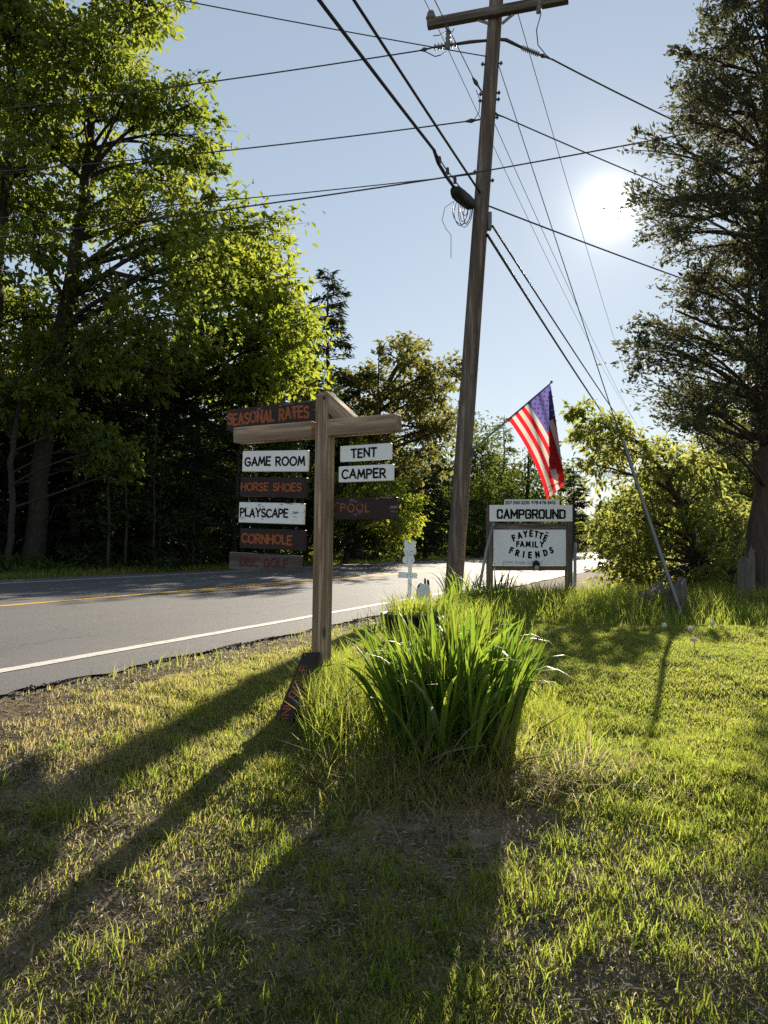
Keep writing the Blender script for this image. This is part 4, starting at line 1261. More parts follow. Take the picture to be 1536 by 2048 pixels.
letters([mb], 'black_letter', pn, .0055); mb = MB()
for ch, px, py, dg in [('F', 1023, 1101, -20), ('R', 1035, 1106, -14), ('I', 1047.5, 1108.5, -8), ('E', 1060, 1110, -1), ('N', 1075, 1109, 6), ('D', 1091, 1105.5, 14), ('S', 1103, 1100.5, 20)]:
    glyph(mb, ch, px, py, dg, 10.5, 3.5)
letters([mb], 'black_letter', pn, .0055); mb = MB()
mb.tube([(cgx(1092), -.001, zz_(1064.5)), (cgx(1094.5), -.002, zz_(1065.2)), (cgx(1097), -.001, zz_(1066))], [1.1 * mpp, 1.7 * mpp, .8 * mpp], 6)
lt = mb.build('paint_mark', MAT['black_letter'], pn); lt.location.y = .0055
lt = letters(word('2999 MAIN STREET', cgx(1006), cgx(1086), zz_(1125.5), 7.5 * mpp, 1.3 * mpp, .0006, GL, False, 0, .3), 'ghost_letter', pn, .0057)
lt['label'] = 'faded street address along the foot of the panel'
# black back uprights and the raking steel pipes
mb = MB(); mb.box((cgx(1146.8), .02, zz_(1100)), (cgx(1150.5), .09, zz_(1009)), .003); mb.build('upright', MAT['dark_paint'], cs)
mb = MB(); mb.box((cgx(975), .105, zz_(1100)), (cgx(979.5), .15, zz_(1009)), .003); mb.build('upright', MAT['dark_paint'], cs)
mb = MB(); mb.tube([(cgx(986), -.03, zz_(1046)), (cgx(968), -.25, zz_(1100)), (cgx(944), -.5, -.05)], .020, 8); mb.build('raking_pipe', MAT['galvanized'], cs, True)
mb = MB(); mb.tube([(cgx(1149), -.03, zz_(1086)), (cgx(1140), -.30, zz_(1140)), (cgx(1130), -.55, -.05)], .024, 8); mb.build('raking_pipe', MAT['galvanized'], cs, True)
mb = MB(); mb.tube([(cgx(1147), .12, zz_(1090)), (cgx(1154), .45, zz_(1150)), (cgx(1163), .75, -.05)], .026, 7); mb.build('raking_leg', MAT['dark_paint'], cs, True)
# little flood lamp on the lower rail
mb = MB(); mb.lathe([(.0001, .075), (.03, .07), (.052, .03), (.056, 0), (.05, -.004), (.0001, -.006)], 14)
lamp = mb.build('flood_lamp', MAT['dark_paint'], cs, True, M=Matrix.Translation((cgx(1071), -.06, zz_(1130))) @ Matrix.Rotation(math.radians(-40), 4, 'X'))
mb = MB(); mb.lathe([(.0001, .05), (.022, .045), (.034, .01), (.036, -.02), (.0001, -.03)], 12, (0, 0, -.055)); mb.build('bulb', MAT['lamp_glass'], lamp, True)
mb = MB(); mb.tube([(cgx(1071), -.03, zz_(1140)), (cgx(1060), -.02, zz_(1146)), (cgx(1045), .0, zz_(1143)), (cgx(1035), .03, zz_(1141))], .004, 5)
mb.tube([(cgx(1071), -.03, zz_(1140)), (cgx(1090), -.02, zz_(1143)), (cgx(1110), .0, zz_(1148)), (cgx(1133), .03, zz_(1143))], .004, 5); mb.build('cord', MAT['black_cable'], cs)

# ------------------------------------------------------------------ utility pole, its fittings and lines
UD = 11.8
ub = np.array([(906 - HX) / FPX * UD, UD, 0]); ub[2] = gz(ub[0], ub[1])
up = empty('utility_pole', ub, 'tall weathered utility pole leaning right beside the campground sign', 'utility pole')
utop = P(997, -60, UD)
n = 24
pts = np.array([(0, 0, -.2)] + [tuple((utop - ub) * t) for t in np.linspace(.0, 1, n)])
pts[0] = (-(utop - ub)[0] * .02, 0, -.2)
mb = MB(); mb.tube(pts, np.concatenate([[.142], np.linspace(.140, .105, n)]), 18); mb.build('shaft', MAT['pole_wood'], up, True)
def pole_at(py):
    t = (CZ + (HY - py) / FPX * UD - ub[2]) / (utop - ub)[2]
    return ub + (utop - ub) * t
def L_(p): return np.asarray(p) - ub
# crossarm, in front of the pole
ca, cb2 = P(855, 49, 12.02 - .13), P(1137, -4, 11.50 - .13)
M = frame(L_(ca), cb2 - ca); Lc = np.linalg.norm(cb2 - ca)
mb = MB(); mb.box((0, -.055, -.065), (Lc, .055, .065), .006); mb.build('crossarm', MAT['arm_wood'], up, M=M)
for (q, r_) in ((P(935, 32, 11.78), 1), (P(1048, 10, 11.55), -1)):
    e_ = pole_at(58) + np.array([-.10 * r_, -.12, 0])
    mb = MB(); mb.tube([L_(q), L_(e_)], .022, 6); mb.build('arm_brace', MAT['galvanized'], up)
def part_lathe(name, prof, mat, a, b_, seg=12):
    """a turned part whose axis runs from a to b"""
    d = np.asarray(b_) - np.asarray(a); z = Vector(d).normalized()
    M = Matrix.Translation(L_(a)) @ z.to_track_quat('Z', 'Y').to_matrix().to_4x4()
    mb = MB(); mb.lathe(prof, seg); return mb.build(name, MAT[mat], up, True, M=M)
# pin insulator on the left end
part_lathe('pin_insulator', [(.0001, .16), (.05, .155), (.062, .12), (.045, .10), (.075, .085), (.08, .05), (.05, .03), (.03, 0)], 'porcelain', P(862, 44, 11.86), P(862, 20, 11.86))
# fuse cutouts hanging below the arm
part_lathe('fuse_cutout', [(.0001, 0), (.035, 0), (.042, .05), (.030, .06), (.045, .12), (.030, .13), (.046, .20), (.03, .21), (.04, .27), (.0001, .28)], 'polymer_grey', P(897, 62, 11.8), P(895, 104, 11.8))
part_lathe('fuse_cutout', [(.0001, 0), (.035, 0), (.042, .04), (.030, .05), (.045, .10), (.030, .11), (.04, .17), (.0001, .18)], 'polymer_grey', P(1080, 3, 11.45), P(1077, 28, 11.45))
mb = MB(); mb.tube([L_(P(891, 33, 11.8)), L_(P(892, 55, 11.75)), L_(P(897, 64, 11.75))], .016, 6); mb.build('bracket', MAT['wire_metal'], up)
mb = MB(); mb.tube([L_(P(866, 72, 11.8)), L_(P(880, 70, 11.8)), L_(P(893, 62, 11.8)), L_(P(905, 64, 11.8)), L_(P(908, 57, 11.8))], .007, 5); mb.build('jumper', MAT['wire_metal'], up)
mb = MB(); mb.tube([L_(P(846, 101, 11.8)), L_(P(860, 108, 11.8)), L_(P(870, 113, 11.8)), L_(P(882, 110, 11.8)), L_(P(893, 103, 11.8))], .008, 5); mb.build('jumper', MAT['wire_metal'], up)
mb = MB(); mb.tube([L_(P(1082, 28, 11.45)), L_(P(1073, 60, 11.5)), L_(P(1076, 90, 11.8)), L_(P(1092, 110, 12.0)), L_(P(1103, 119, 12.1))], .008, 6); mb.build('jumper', MAT['black_cable'], up)
# strain insulators with sheds
def strain(a, b_, nsh, r0=.022, r1=.052):
    L = np.linalg.norm(np.asarray(b_) - np.asarray(a)); prof = [(.0001, 0), (r0, .001)]
    for k in range(nsh):
        t = (k + .5) / nsh * L
        prof += [(r0, t - L / nsh * .28), (r1, t - L / nsh * .06), (r1, t + L / nsh * .06), (r0, t + L / nsh * .28)]
    prof += [(r0, L), (.0001, L)]
    return part_lathe('strain_insulator', prof, 'porcelain', a, b_)
strain(P(867, 95, 11.85), P(914, 88, 11.82), 7)
mb = MB(); mb.tube([L_(P(914, 88, 11.82)), L_(P(940, 84, 11.8)), L_(pole_at(80))], [.022, .026, .018], 7); mb.build('link_rod', MAT['wire_metal'], up, True)
strain(P(1043, 95, 11.9), P(1078, 109, 12.0), 9, .018, .040)
mb = MB(); mb.tube([L_(pole_at(78)), L_(P(1012, 80, 11.8)), L_(P(1043, 95, 11.9))], [.016, .028, .022], 7); mb.build('link_rod', MAT['wire_metal'], up, True)
for (x0, y0, x1, y1) in ((841, 101, 867, 95), (1078, 109, 1104, 119), (931, 243, 970, 238), (980, 224, 1010, 235), (945, 155, 968, 190)):
    a, b_ = P(x0, y0, 11.85), P(x1, y1, 11.85)
    mb = MB(); mb.tube([L_(a), L_(a + (b_ - a) * .3), L_(a + (b_ - a) * .5), L_(b_)], [.012, .034, .014, .010], 7); mb.build('dead_end_clamp', MAT['wire_metal'], up, True)
for py, s_ in ((190, -1), (203, -1), (187, 1), (200, 1), (128, 1), (130, -1), (236, 1), (345, -1), (362, 1), (402, -1)):
    c = pole_at(py); mb = MB(); mb.tube([L_(c), L_(c + np.array([s_ * .165, -.02, 0]))], .014, 6)
    mb.tube([L_(c + np.array([s_ * .13, -.02, 0])), L_(c + np.array([s_ * .15, -.02, 0]))], .03, 6); mb.build('bolt', MAT['wire_metal'], up)
c = pole_at(443)
mb = MB(); mb.box((.11, -.06, -.13), (.17, .05, .13), .008); mb.build('terminal_box', MAT['polymer_grey'], up, M=Matrix.Translation(L_(c)))
mb = MB()
mb.tube([L_(P(952, 180, 11.75)), L_(P(960, 200, 11.72)), L_(P(958, 225, 11.7)), L_(P(948, 240, 11.75))], .006, 5); mb.build('jumper', MAT['wire_metal'], up)

def wire(name, label, a, b_, r, sag=0.0, mat='wire_metal', n=24, cat='cable', group='overhead lines'):
    a, b_ = np.asarray(a, float), np.asarray(b_, float)
    t = np.linspace(0, 1, n)[:, None]
    p = a + (b_ - a) * t - np.array([0, 0, 1.0]) * sag * 4 * t * (1 - t)
    root = None
    V, F = tube_np(p - a, np.full(n, r), 6)
    o = mesh_np(name, V, F, MAT[mat], None, True)
    o.location = tuple(a)
    return tag(o, label, cat, group)
R3 = np.array([RD[0], RD[1], 0])
def back(px, py, d, L=34, slope=.0):
    a = P(px, py, d); return a - R3 * L + np.array([0, 0, slope])
# along the road, towards the camera and away
tA = P(946, 402, 11.75); tB = P(962, 388, 11.75)
pv = P(660, 0, 7.35); dv = (pv - tA)
splA = P(906, 376, 11.0)
cA = wire('telecom_cable', 'thick black cable with a splice case rising to the top left of the pole', P(868, 300, 10.15), P(868, 300, 10.15) + (P(660, 0, 7.35) - P(868, 300, 10.15)) * 6, .021, .25, 'black_cable', 30)
wire('telecom_cable', 'thin upper black cable parallel to the one with the splice case', tB, tB + (P(726, 0, 7.6) - tB) * 6, .018, .25, 'black_cable', 30)
# cable loop down to the splice case
mb = MB()
o0 = np.array(cA.location)
mb.tube([P(868, 300, 10.15) - o0, P(876, 325, 10.3) - o0, P(892, 352, 10.6) - o0, P(908, 374, 11.0) - o0], .024, 8); mb.build('cable_bend', MAT['black_cable'], cA, True)
mb = MB(); mb.tube([P(868, 300, 10.15) - o0, P(890, 335, 10.7) - o0, P(918, 372, 11.3) - o0, P(945, 398, 11.75) - o0], .009, 5); mb.build('messenger_strand', MAT['wire_metal'], cA, True)
for (px, py, d) in ((879, 320, 10.35), (895, 342, 10.7), (910, 360, 11.0)):
    mb = MB(); q = P(px, py, d) - o0; mb.tube([q + np.array([0, 0, .045]), q, q - np.array([.0, 0, .05])], [.02, .028, .022], 6); mb.build('lashing_clamp', MAT['wire_metal'], cA)
a, b_ = P(907, 380, 10.95), P(944, 412, 11.7)
mb = MB(); tt = np.linspace(0, 1, 7)[:, None]; mb.tube(a + (b_ - a) * tt - o0, [.05, .095, .10, .10, .10, .095, .05], 10); mb.build('splice_case', MAT['splice_black'], cA, True)
for k in range(6):
    mb = MB(); rr = random.Random(k)
    x0 = 908 + k * 5; x1 = 938 + rr.uniform(-4, 8); lo = rr.uniform(430, 462)
    q = [P(x0, 404, 11.4), P(x0 - rr.uniform(2, 9), (404 + lo) / 2, 11.3), P((x0 + x1) / 2 - 6, lo, 11.3), P(x1 - 3, (lo + 425) / 2, 11.4), P(x1, 418, 11.55)]
    t = np.linspace(0, 1, 14); 
    qq = np.array(q); s0 = np.linspace(0, 1, 5)
    cub = np.stack([np.interp(t, s0, qq[:, j]) for j in range(3)], -1)
    cub[1:-1] = (cub[:-2] + 2 * cub[1:-1] + cub[2:]) / 4; cub[1:-1] = (cub[:-2] + 2 * cub[1:-1] + cub[2:]) / 4
    mb.tube(cub - o0, .0055, 5); mb.build('wire_loop', MAT['black_cable'], cA, True)
mb = MB(); mb.tube(np.array([P(908, 402, 11.4), P(890, 415, 11.35), P(884, 440, 11.35), P(892, 458, 11.35), P(902, 470, 11.35), P(902, 516, 11.35)]) - o0, .0045, 5); mb.build('wire_loop', MAT['black_cable'], cA, True)
nxt = R3 * 42
wire('telecom_cable', 'thick black cable running down the road from the pole, left one of the pair', P(975, 470, 11.7), P(975, 470, 11.7) + nxt, .024, .28, 'black_cable', 30)
wire('telecom_cable', 'black cable running down the road from the pole, right one of the pair', P(985, 452, 11.7), P(985, 445, 11.7) + nxt + np.array([.4, 0, .2]), .018, .20, 'black_cable', 30)
# primaries and secondaries along the road
wire('power_line', 'thin line passing behind the pole from the left insulator', P(862, 26, 11.86), P(862, 26, 11.86) + nxt, .006, .5)
wire('power_line', 'thin line leaving the left insulator towards the top of the picture', P(862, 26, 11.86), P(862, 26, 11.86) - R3 * 14 + np.array([0, 0, .3]), .006, .05)
wire('power_line', 'thin line meeting the pole at its left clamp below the crossarm', P(946, 155, 11.8), P(946, 155, 11.8) + (P(874, 0, 10.2) - P(946, 155, 11.8)) * 5, .007, .1)
wire('power_line', 'thin line leaving the back of the pole down the road, second from left', P(966, 195, 11.9), P(966, 195, 11.9) + nxt, .006, .45)
wire('power_line', 'thin line from the right arm down the road, rightmost over the trees', P(1032, 14, 11.5), P(1032, 14, 11.5) + nxt * 1.0 + np.array([-.9, 0, 0]), .006, .35)
# across the road
wire('power_line', 'line from the left strain insulator over the tallest oak', P(841, 101, 11.85), P(841, 101, 11.85) + (P(375, 156, 12.2) - P(841, 101, 11.85)) * 4, .010, .15)
wire('power_line', 'line sloping down from the top left to the pole', P(980, 114, 11.75), P(980, 114, 11.75) + (P(426, 0, 10.6) - P(980, 114, 11.75)) * 3, .008, .1)
wire('power_line', 'line left of the pole at its second clamp, ending over the oak', P(931, 243, 11.8), P(931, 243, 11.8) + (P(525, 279, 12.2) - P(931, 243, 11.8)) * 4, .010, .15)
wire('power_line', 'upper one of two close lines crossing left below the second clamp', P(962, 347, 11.8), P(962, 347, 11.8) + (P(567, 378, 12.1) - P(962, 347, 11.8)) * 4, .008, .12)
wire('power_line', 'lower one of two close lines, crossing in front of the oak leaves', P(952, 345, 11.6), P(952, 345, 11.6) + (P(540, 395, 11.9) - P(952, 345, 11.6)) * 4, .011, .12)
wire('power_line', 'line rising right from the pole towards the sun', P(952, 345, 11.6), P(952, 345, 11.6) + (P(1240, 289, 10.8) - P(952, 345, 11.6)) * 3, .010, .03)
wire('power_line', 'line from the right strain insulator sloping into the cedar', P(1103, 118, 12.1), P(1103, 118, 12.1) + (P(1300, 203, 13.2) - P(1103, 118, 12.1)) * 5, .013, .2)
wire('power_line', 'line from the right second clamp sloping past the sun', P(1010, 235, 11.85), P(1010, 235, 11.85) + (P(1290, 345, 13.2) - P(1010, 235, 11.85)) * 4, .010, .12)
wire('power_line', 'line leaving the terminal box below the sun to the right', P(975, 411, 11.75), P(975, 411, 11.75) + (P(1275, 516, 13.4) - P(975, 411, 11.75)) * 4, .012, .1)
# guy wire with its plastic guard
anch = ground_px(1368, 1243)
gt = pole_at(128) + np.array([.10, 0, 0])
gw = empty('guy_wire', anch, 'steel guy wire with a pale guard tube slanting down behind the lawn', 'guy wire')
mb = MB(); mb.tube([(0, 0, -.1), tuple((gt - anch) * .5 - np.array([0, 0, .05])), tuple(gt - anch)], .006, 6); mb.build('strand', MAT['wire_metal'], gw)
g1_ = P(1253, 930, anch[1] + .55) - anch
e_ = (gt - anch); e_ = e_ / np.linalg.norm(e_)
mb = MB(); mb.tube([tuple(e_ * t + np.array([.0, 0, -.06 * math.sin(min(1, t / 2.4) * math.pi)]) * .4) for t in np.linspace(.02, 2.25, 9)], [.015] * 8 + [.012], 9); mb.build('guard_tube', MAT['guard_plastic'], gw, True)

# ------------------------------------------------------------------ flag on its staff
FD = 11.62
fb = P(940, 905, FD)
fl = empty('flag', fb, 'striped flag with a starred blue canton hanging from a slanting staff on the pole', 'flag')
mb = MB(); mb.tube([tuple(pole_at(905) + np.array([.06, -.06, -.03]) - fb), tuple(P(1102, 766, FD) - fb)], [.016, .011], 8); mb.build('staff', MAT['polymer_grey'], fl, True)
mb = MB(); mb.lathe([(.0001, .03), (.016, .024), (.022, .006), (.014, -.012), (.0001, -.014)], 10); mb.build('finial', MAT['polymer_grey'], fl, True, M=Matrix.Translation(P(1103, 765, FD) - fb))
mb = MB(); c = pole_at(905) + np.array([.12, -.06, 0]) - fb; mb.box(tuple(c + np.array([-.03, -.03, -.06])), tuple(c + np.array([.03, .03, .06])), .006); mb.build('bracket', MAT['wire_metal'], fl)
A_, B_ = np.array([1099.5, 769.0]), np.array([1016.0, 838.5])
def flag_px(u, v):
    """photo-space drape of the cloth: falls from the staff, turns back on itself in narrow pleats at the fly"""
    H = A_ + (B_ - A_) * u
    rem = v * 178.0
    steep = .80 + .10 * v
    d1 = np.array([math.sqrt(1 - steep ** 2), steep])
    xr = lambda y: 1102 + (y - 768) * .145
    # distance to the outer fold
    s = 0.0; pos = H.copy(); lay = 0
    den = d1[0] - .145 * d1[1]
    sh = max(0.0, (xr(H[1]) - H[0]) / den)
    if rem <= sh:
        pos = H + d1 * rem
        dep = .03 * math.sin(pos[0] * .12 + pos[1] * .02) * min(1, rem / 40)
        return pos[0], pos[1], dep
    pos = H + d1 * sh; rem -= sh; y = pos[1]
    k = 0; x = pos[0]; sgn = -1
    dd = np.array([.36, .933])
    while rem > 1e-6 and k < 12:
        lim = 1097.0 if sgn < 0 else xr(y)
        if sgn < 0: need = (x - lim) / dd[0]
        else: need = (1102 + (y - 768) * .145 - x) / (dd[0] - .145 * dd[1])
        need = max(need, .5)
        st = min(rem, need)
        x += sgn * dd[0] * st; y += dd[1] * st; rem -= st
        if st >= need: sgn = -sgn; k += 1
    dep = -.06 - .035 * (k % 2) + .02 * math.sin(y * .07) - .012 * k
    return x, y, dep
NU, NV = 52, 80
G_ = np.zeros((NU + 1, NV + 1, 3))
for iu in range(NU + 1):
    for iv in range(NV + 1):
        x, y, dep = flag_px(iu / NU, iv / NV)
        G_[iu, iv] = P(x, y, FD + dep)
for _ in range(2):   # soften the creases
    G_[:, 1:-1] = (G_[:, :-2] + 2 * G_[:, 1:-1] + G_[:, 2:]) / 4
V = G_.reshape(-1, 3) - fb
ii = np.arange(NU)[:, None] * (NV + 1); kk = np.arange(NV)[None, :]
F = np.stack([ii + kk, ii + kk + 1, ii + NV + 2 + kk, ii + NV + 1 + kk], -1).reshape(-1, 4)
iu = np.repeat(np.arange(NU), NV); iv = np.tile(np.arange(NV), NU)
mi = np.where((iu < 28) & (iv < 32), 2, np.where((iu // 4) % 2 == 0, 0, 1))
cl_ = mesh_np('cloth', V, F, [MAT['flag_red'], MAT['flag_white'], MAT['flag_blue']], fl, True, midx=mi)
mb = MB()
for row in range(9):
    for c in range(6 if row % 2 == 0 else 5):
        u = (row + 1) / 10 * 7 / 13; v_ = ((c * 2 + (1 if row % 2 == 0 else 2)) / 12) * .4
        i0, j0 = u * NU, v_ * NV
        a_, b2 = int(i0), int(j0)
        p0 = G_[a_, b2] - fb; du = unit(G_[a_ + 1, b2] - G_[a_, b2]); dv_ = unit(G_[a_, b2 + 1] - G_[a_, b2])
        nn = unit(np.cross(du, dv_))
        for sg in (-1, 1):
            pts = [p0 + nn * sg * .003 + (du * math.sin(t * math.pi / 5) + dv_ * math.cos(t * math.pi / 5)) * (.019 if t % 2 == 0 else .009) for t in range(10)]
            mb.add([p0 + nn * sg * .003] + pts, [(0, 1 + t, 1 + (t + 1) % 10) for t in range(10)])
mb.build('stars', MAT['flag_star'], cl_)['kind'] = 'stuff'

# ------------------------------------------------------------------ painted animal signs and the planter
AD = 7.2
s_ = AD / FPX / 6.4
ab = np.array([(816 - HX) / FPX * AD, AD, 0]); ab[2] = gz(ab[0], ab[1])
def zc(X, Y): 
    px, py = 740 + X / 6.4, 1060 + Y / 6.4
    return ((px - 816) / FPX * AD, CZ + (HY - py) / FPX * AD - ab[2])
an = empty('animal_sign', ab, 'white wooden animal cutout with two upright ears on a thin stake', 'garden sign')
outl = [(440,185),(436,160),(445,130),(465,120),(486,130),(492,168),(525,178),(528,145),(548,130),(570,140),(577,175),(574,215),(588,240),(594,262),(586,295),(562,315),(556,332),(568,360),(571,395),(560,418),(540,432),(440,428),(420,415),(417,375),(424,352),(440,344),(451,320),(436,290),(424,245),(446,214),(438,196)]
mb = MB(); mb.prism([zc(*q) for q in outl], 0, .018); mb.build('cutout', MAT['pale_sign_paint'], an)
x0, z1 = zc(492, 250); x1, _ = zc(540, 250); xb0, _ = zc(466, 930); xb1, _ = zc(520, 930)
mb = MB(); mb.prism([(xb0, -.15), (xb1, -.15), (x1, z1), (x0, z1)], -.026, -.0015); mb.build('stake', MAT['pale_sign_paint'], an)
mb = MB(); mb.prism([zc(*q) for q in [(352,533),(476,540),(610,546),(598,566),(610,580),(600,600),(610,622),(476,616),(350,612),(364,598),(348,580),(370,562)]], .001, .018); mb.build('crossbar', MAT['pale_sign_paint'], an)
for (X_, Y_) in ((528, 275), (521, 318), (531, 386), (512, 565), (520, 600)):
    x, z = zc(X_, Y_); mb = MB(); mb.tube([(x, -.031, z), (x, -.024, z)], .0045, 7); mb.build('screw', MAT['dark_paint'], an)
A2 = 6.9
a2 = np.array([(846 - HX) / FPX * A2, A2, 0]); a2[2] = gz(a2[0], a2[1])
def zd(X, Y):
    px, py = 740 + X / 6.4, 1060 + Y / 6.4
    return ((px - 846) / FPX * A2, CZ + (HY - py) / FPX * A2 - a2[2])
a2o = empty('animal_cutout', a2, 'small white and black wooden cutout with two dark prongs behind the planter', 'garden ornament')
mb = MB(); mb.prism([zd(*q) for q in [(590,1000),(592,800),(600,735),(618,698),(650,672),(680,690),(722,690),(760,705),(768,760),(766,1000)]], 0, .016); mb.build('body', MAT['pale_sign_paint'], a2o)
for q in ([(694,690),(692,625),(703,616),(716,624),(718,690)], [(733,700),(728,640),(740,632),(756,642),(764,705)]):
    mb = MB(); mb.prism([zd(*p) for p in q], .002, .014); mb.build('prong', MAT['dark_paint'], a2o)
for q in ([(592,800),(600,790),(606,835),(592,838)], [(607,715),(640,690),(630,720),(612,745)]):
    mb = MB(); mb.prism([zd(*p) for p in q], -.003, -.001); mb.build('spot', MAT['dark_paint'], a2o)

plb = np.array([(822 - HX) / FPX * 5.9, 5.9, 0]); plb[2] = gz(plb[0], plb[1])
pl = empty('planter', plb, 'round black plastic planter with grass growing in it behind the iris clump', 'planter')
zr = CZ + (HY - 1226) / FPX * 5.9 - plb[2]
mb = MB(); mb.lathe([(.15, 0), (.17, .01), (.205, zr * .6), (.222, zr - .03), (.232, zr - .03), (.234, zr), (.222, zr + .003), (.212, zr - .02), (.205, zr - .06)], 32); mb.build('pot', MAT['black_plastic'], pl, True)
mb = MB(); mb.lathe([(.0001, zr - .03), (.12, zr - .035), (.209, zr - .05)], 24); mb.build('soil', MAT['potting_soil'], pl, True)
n = 420
a = rng.uniform(0, 6.28, n); r = .2 * np.sqrt(rng.random(n))
pos = np.stack([r * np.cos(a), r * np.sin(a), np.full(n, zr - .04)], -1)
V, F = blade_arrays(pos, rng.uniform(.08, .26, n), rng.uniform(.004, .009, n), rng.uniform(.2, .9, n), a + rng.normal(0, .7, n))
o = mesh_np('grass', V, F, MAT['grass_blade'], pl, rnd=np.repeat(rng.random(n) * .8, 5)); o['kind'] = 'stuff'

# ------------------------------------------------------------------ iris clump: every leaf its own piece
def strap_leaf(L, w, az, lean, bend, twist, seed, seg=9, sword=True):
    """a sword-shaped leaf from the origin: rises, leans out and may arch over"""
    rr = np.random.default_rng(seed)
    t = np.linspace(0, 1, seg + 1)
    ang = lean + bend * np.clip((t - .35) / .65, 0, 1) ** 1.6      # angle from vertical
    ds = L / seg
    r = np.concatenate([[0], np.cumsum(np.sin((ang[1:] + ang[:-1]) / 2) * ds)])
    z = np.concatenate([[0], np.cumsum(np.cos((ang[1:] + ang[:-1]) / 2) * ds)])
    c = np.stack([r * math.cos(az), r * math.sin(az), z], -1)
    prof = np.where(t < .55, .78 + .40 * t, 1.0) * np.clip((1 - t) / .45, 0, 1) ** .62 if sword else np.sin(np.clip(t * .85 + .15, 0, 1) * math.pi) ** .55
    prof[-1] = .0
    fa = az + math.pi / 2 + twist * (.3 + t) 
    side = np.stack([np.cos(fa), np.sin(fa), np.zeros_like(t)], -1)
    tg = unit(np.gradient(c, axis=0)); nr = unit(np.cross(side, tg))
    w2 = (w * .5 * prof)[:, None]
    V = np.stack([c - side * w2 + nr * w2 * .16, c - nr * w2 * .10, c + side * w2 + nr * w2 * .16], 1).reshape(-1, 3)
    F = []
    for i_ in range(seg):
        for k in range(2): F.append((i_ * 3 + k, i_ * 3 + k + 1, i_ * 3 + 4 + k, i_ * 3 + 3 + k))
    return V, np.array(F)
ir = empty('iris_clump', IRIS, 'big clump of broad sword leaved iris glowing in the backlight', 'plant')
icx, icy = (905 - HX) / FPX * 3.8, 3.8
rr = np.random.default_rng(77)
for q in range(290):
    a = rr.uniform(0, 6.283); r = math.sqrt(rr.random())
    x, y = icx + .29 * r * math.cos(a), icy - .03 + .30 * r * math.sin(a)
    outw = math.atan2(y - icy, x - icx)
    edge = r
    L = rr.uniform(.50, .78) * (1.0 - .08 * edge)
    lean = max(0, rr.normal(.09, .10)) + .25 * edge * rr.uniform(.2, 1.4)
    bend = abs(rr.normal(.30, .30))
    if rr.random() < .26: bend = rr.uniform(1.0, 2.6); L *= 1.15
    az = outw + rr.normal(0, .8)
    V, F = strap_leaf(L, rr.uniform(.014, .036), az, lean, bend, rr.normal(0, .6) + (math.pi / 2 if rr.random() < .45 else 0), q)
    p0 = np.array([x, y, gz(x, y) - .02]) - IRIS
    o = mesh_np('leaf', V, F, MAT['iris_leaf'], ir, True, rnd=np.full(len(V), rr.random()))
    o.location = tuple(p0)
XV, XF, XR, xn = [], [], [], 0
for q in range(430):
    a = rr.uniform(0, 6.283); r = math.sqrt(rr.random()) * .95
    x, y = icx + .29 * r * math.cos(a), icy + .02 + .28 * r * math.sin(a)
    az = math.atan2(y - icy, x - icx) + rr.normal(0, .9)
    bend = rr.uniform(.9, 2.2) if rr.random() < .2 else abs(rr.normal(.15, .2))
    V, F = strap_leaf(rr.uniform(.36, .74), rr.uniform(.012, .032), az, max(0, rr.normal(.1, .1)) + .28 * r * rr.random(), bend, rr.normal(0, .9), q, 7)
    XV.append(V + np.array([x, y, gz(x, y) - .02]) - IRIS); XF.append(F + xn); xn += len(V); XR.append(np.full(len(V), rr.random() * .8))
o = mesh_np('leaves', np.concatenate(XV), np.concatenate(XF), MAT['iris_leaf'], ir, True, rnd=np.concatenate(XR)); o['kind'] = 'stuff'
for q in range(26):   # last year's dry stalks
    a = rr.uniform(0, 6.283); x, y = icx + .30 * math.cos(a), icy - .10 + .28 * math.sin(a)
    L = rr.uniform(.25, .55); az = rr.uniform(3.4, 6.0); ln = rr.uniform(.4, 1.25)
    p0 = np.array([x, y, gz(x, y) + .01]) - IRIS
    tip = p0 + np.array([math.cos(az) * math.sin(ln) * L, math.sin(az) * math.sin(ln) * L, math.cos(ln) * L])
    tw = IRIS + tip; tip[2] = max(tip[2], gz(tw[0], tw[1]) + .01 - IRIS[2])
    mb = MB(); mb.tube([p0, (p0 + tip) / 2 + np.array([0, 0, .03]), tip], [.0035, .003, .0015], 5); mb.build('dry_stalk', MAT['twig'], ir)

# daylily tufts by the pole and planter
def daylily(px, d, n, L, label, seed, spread=.14, mat='iris_leaf'):
    rr = np.random.default_rng(seed)
    b = onpx(px, d); b[2] += .05
    root = empty('daylily', b, label, 'plant', 'strap leaved tufts')
    for q in range(n):
        a = rr.uniform(0, 6.283); r = spread * math.sqrt(rr.random())
        V, F = strap_leaf(L * rr.uniform(.6, 1.1), rr.uniform(.012, .022), a + rr.normal(0, .4), rr.uniform(.05, .4), rr.uniform(.3, 1.9), rr.normal(0, .3), q, 8)
        o = mesh_np('leaf', V, F, MAT[mat], root, True, rnd=np.full(len(V), rr.random()))
        x, y = b[0] + r * math.cos(a), b[1] + r * math.sin(a)
        o.location = (r * math.cos(a), r * math.sin(a), gz(x, y) - b[2] - .01)
daylily(925, 10.2, 46, .62, 'arching strap leaved tuft at the foot of the utility pole', 5, .25)
daylily(985, 9.6, 40, .60, 'arching strap leaved tuft right of the utility pole before the sign', 6, .25)
daylily(880, 7.4, 40, .55, 'strap leaved tuft just right of the small white cutout', 7, .2)
daylily(840, 6.3, 26, .45, 'short strap leaved tuft rising out behind the planter', 8, .14)

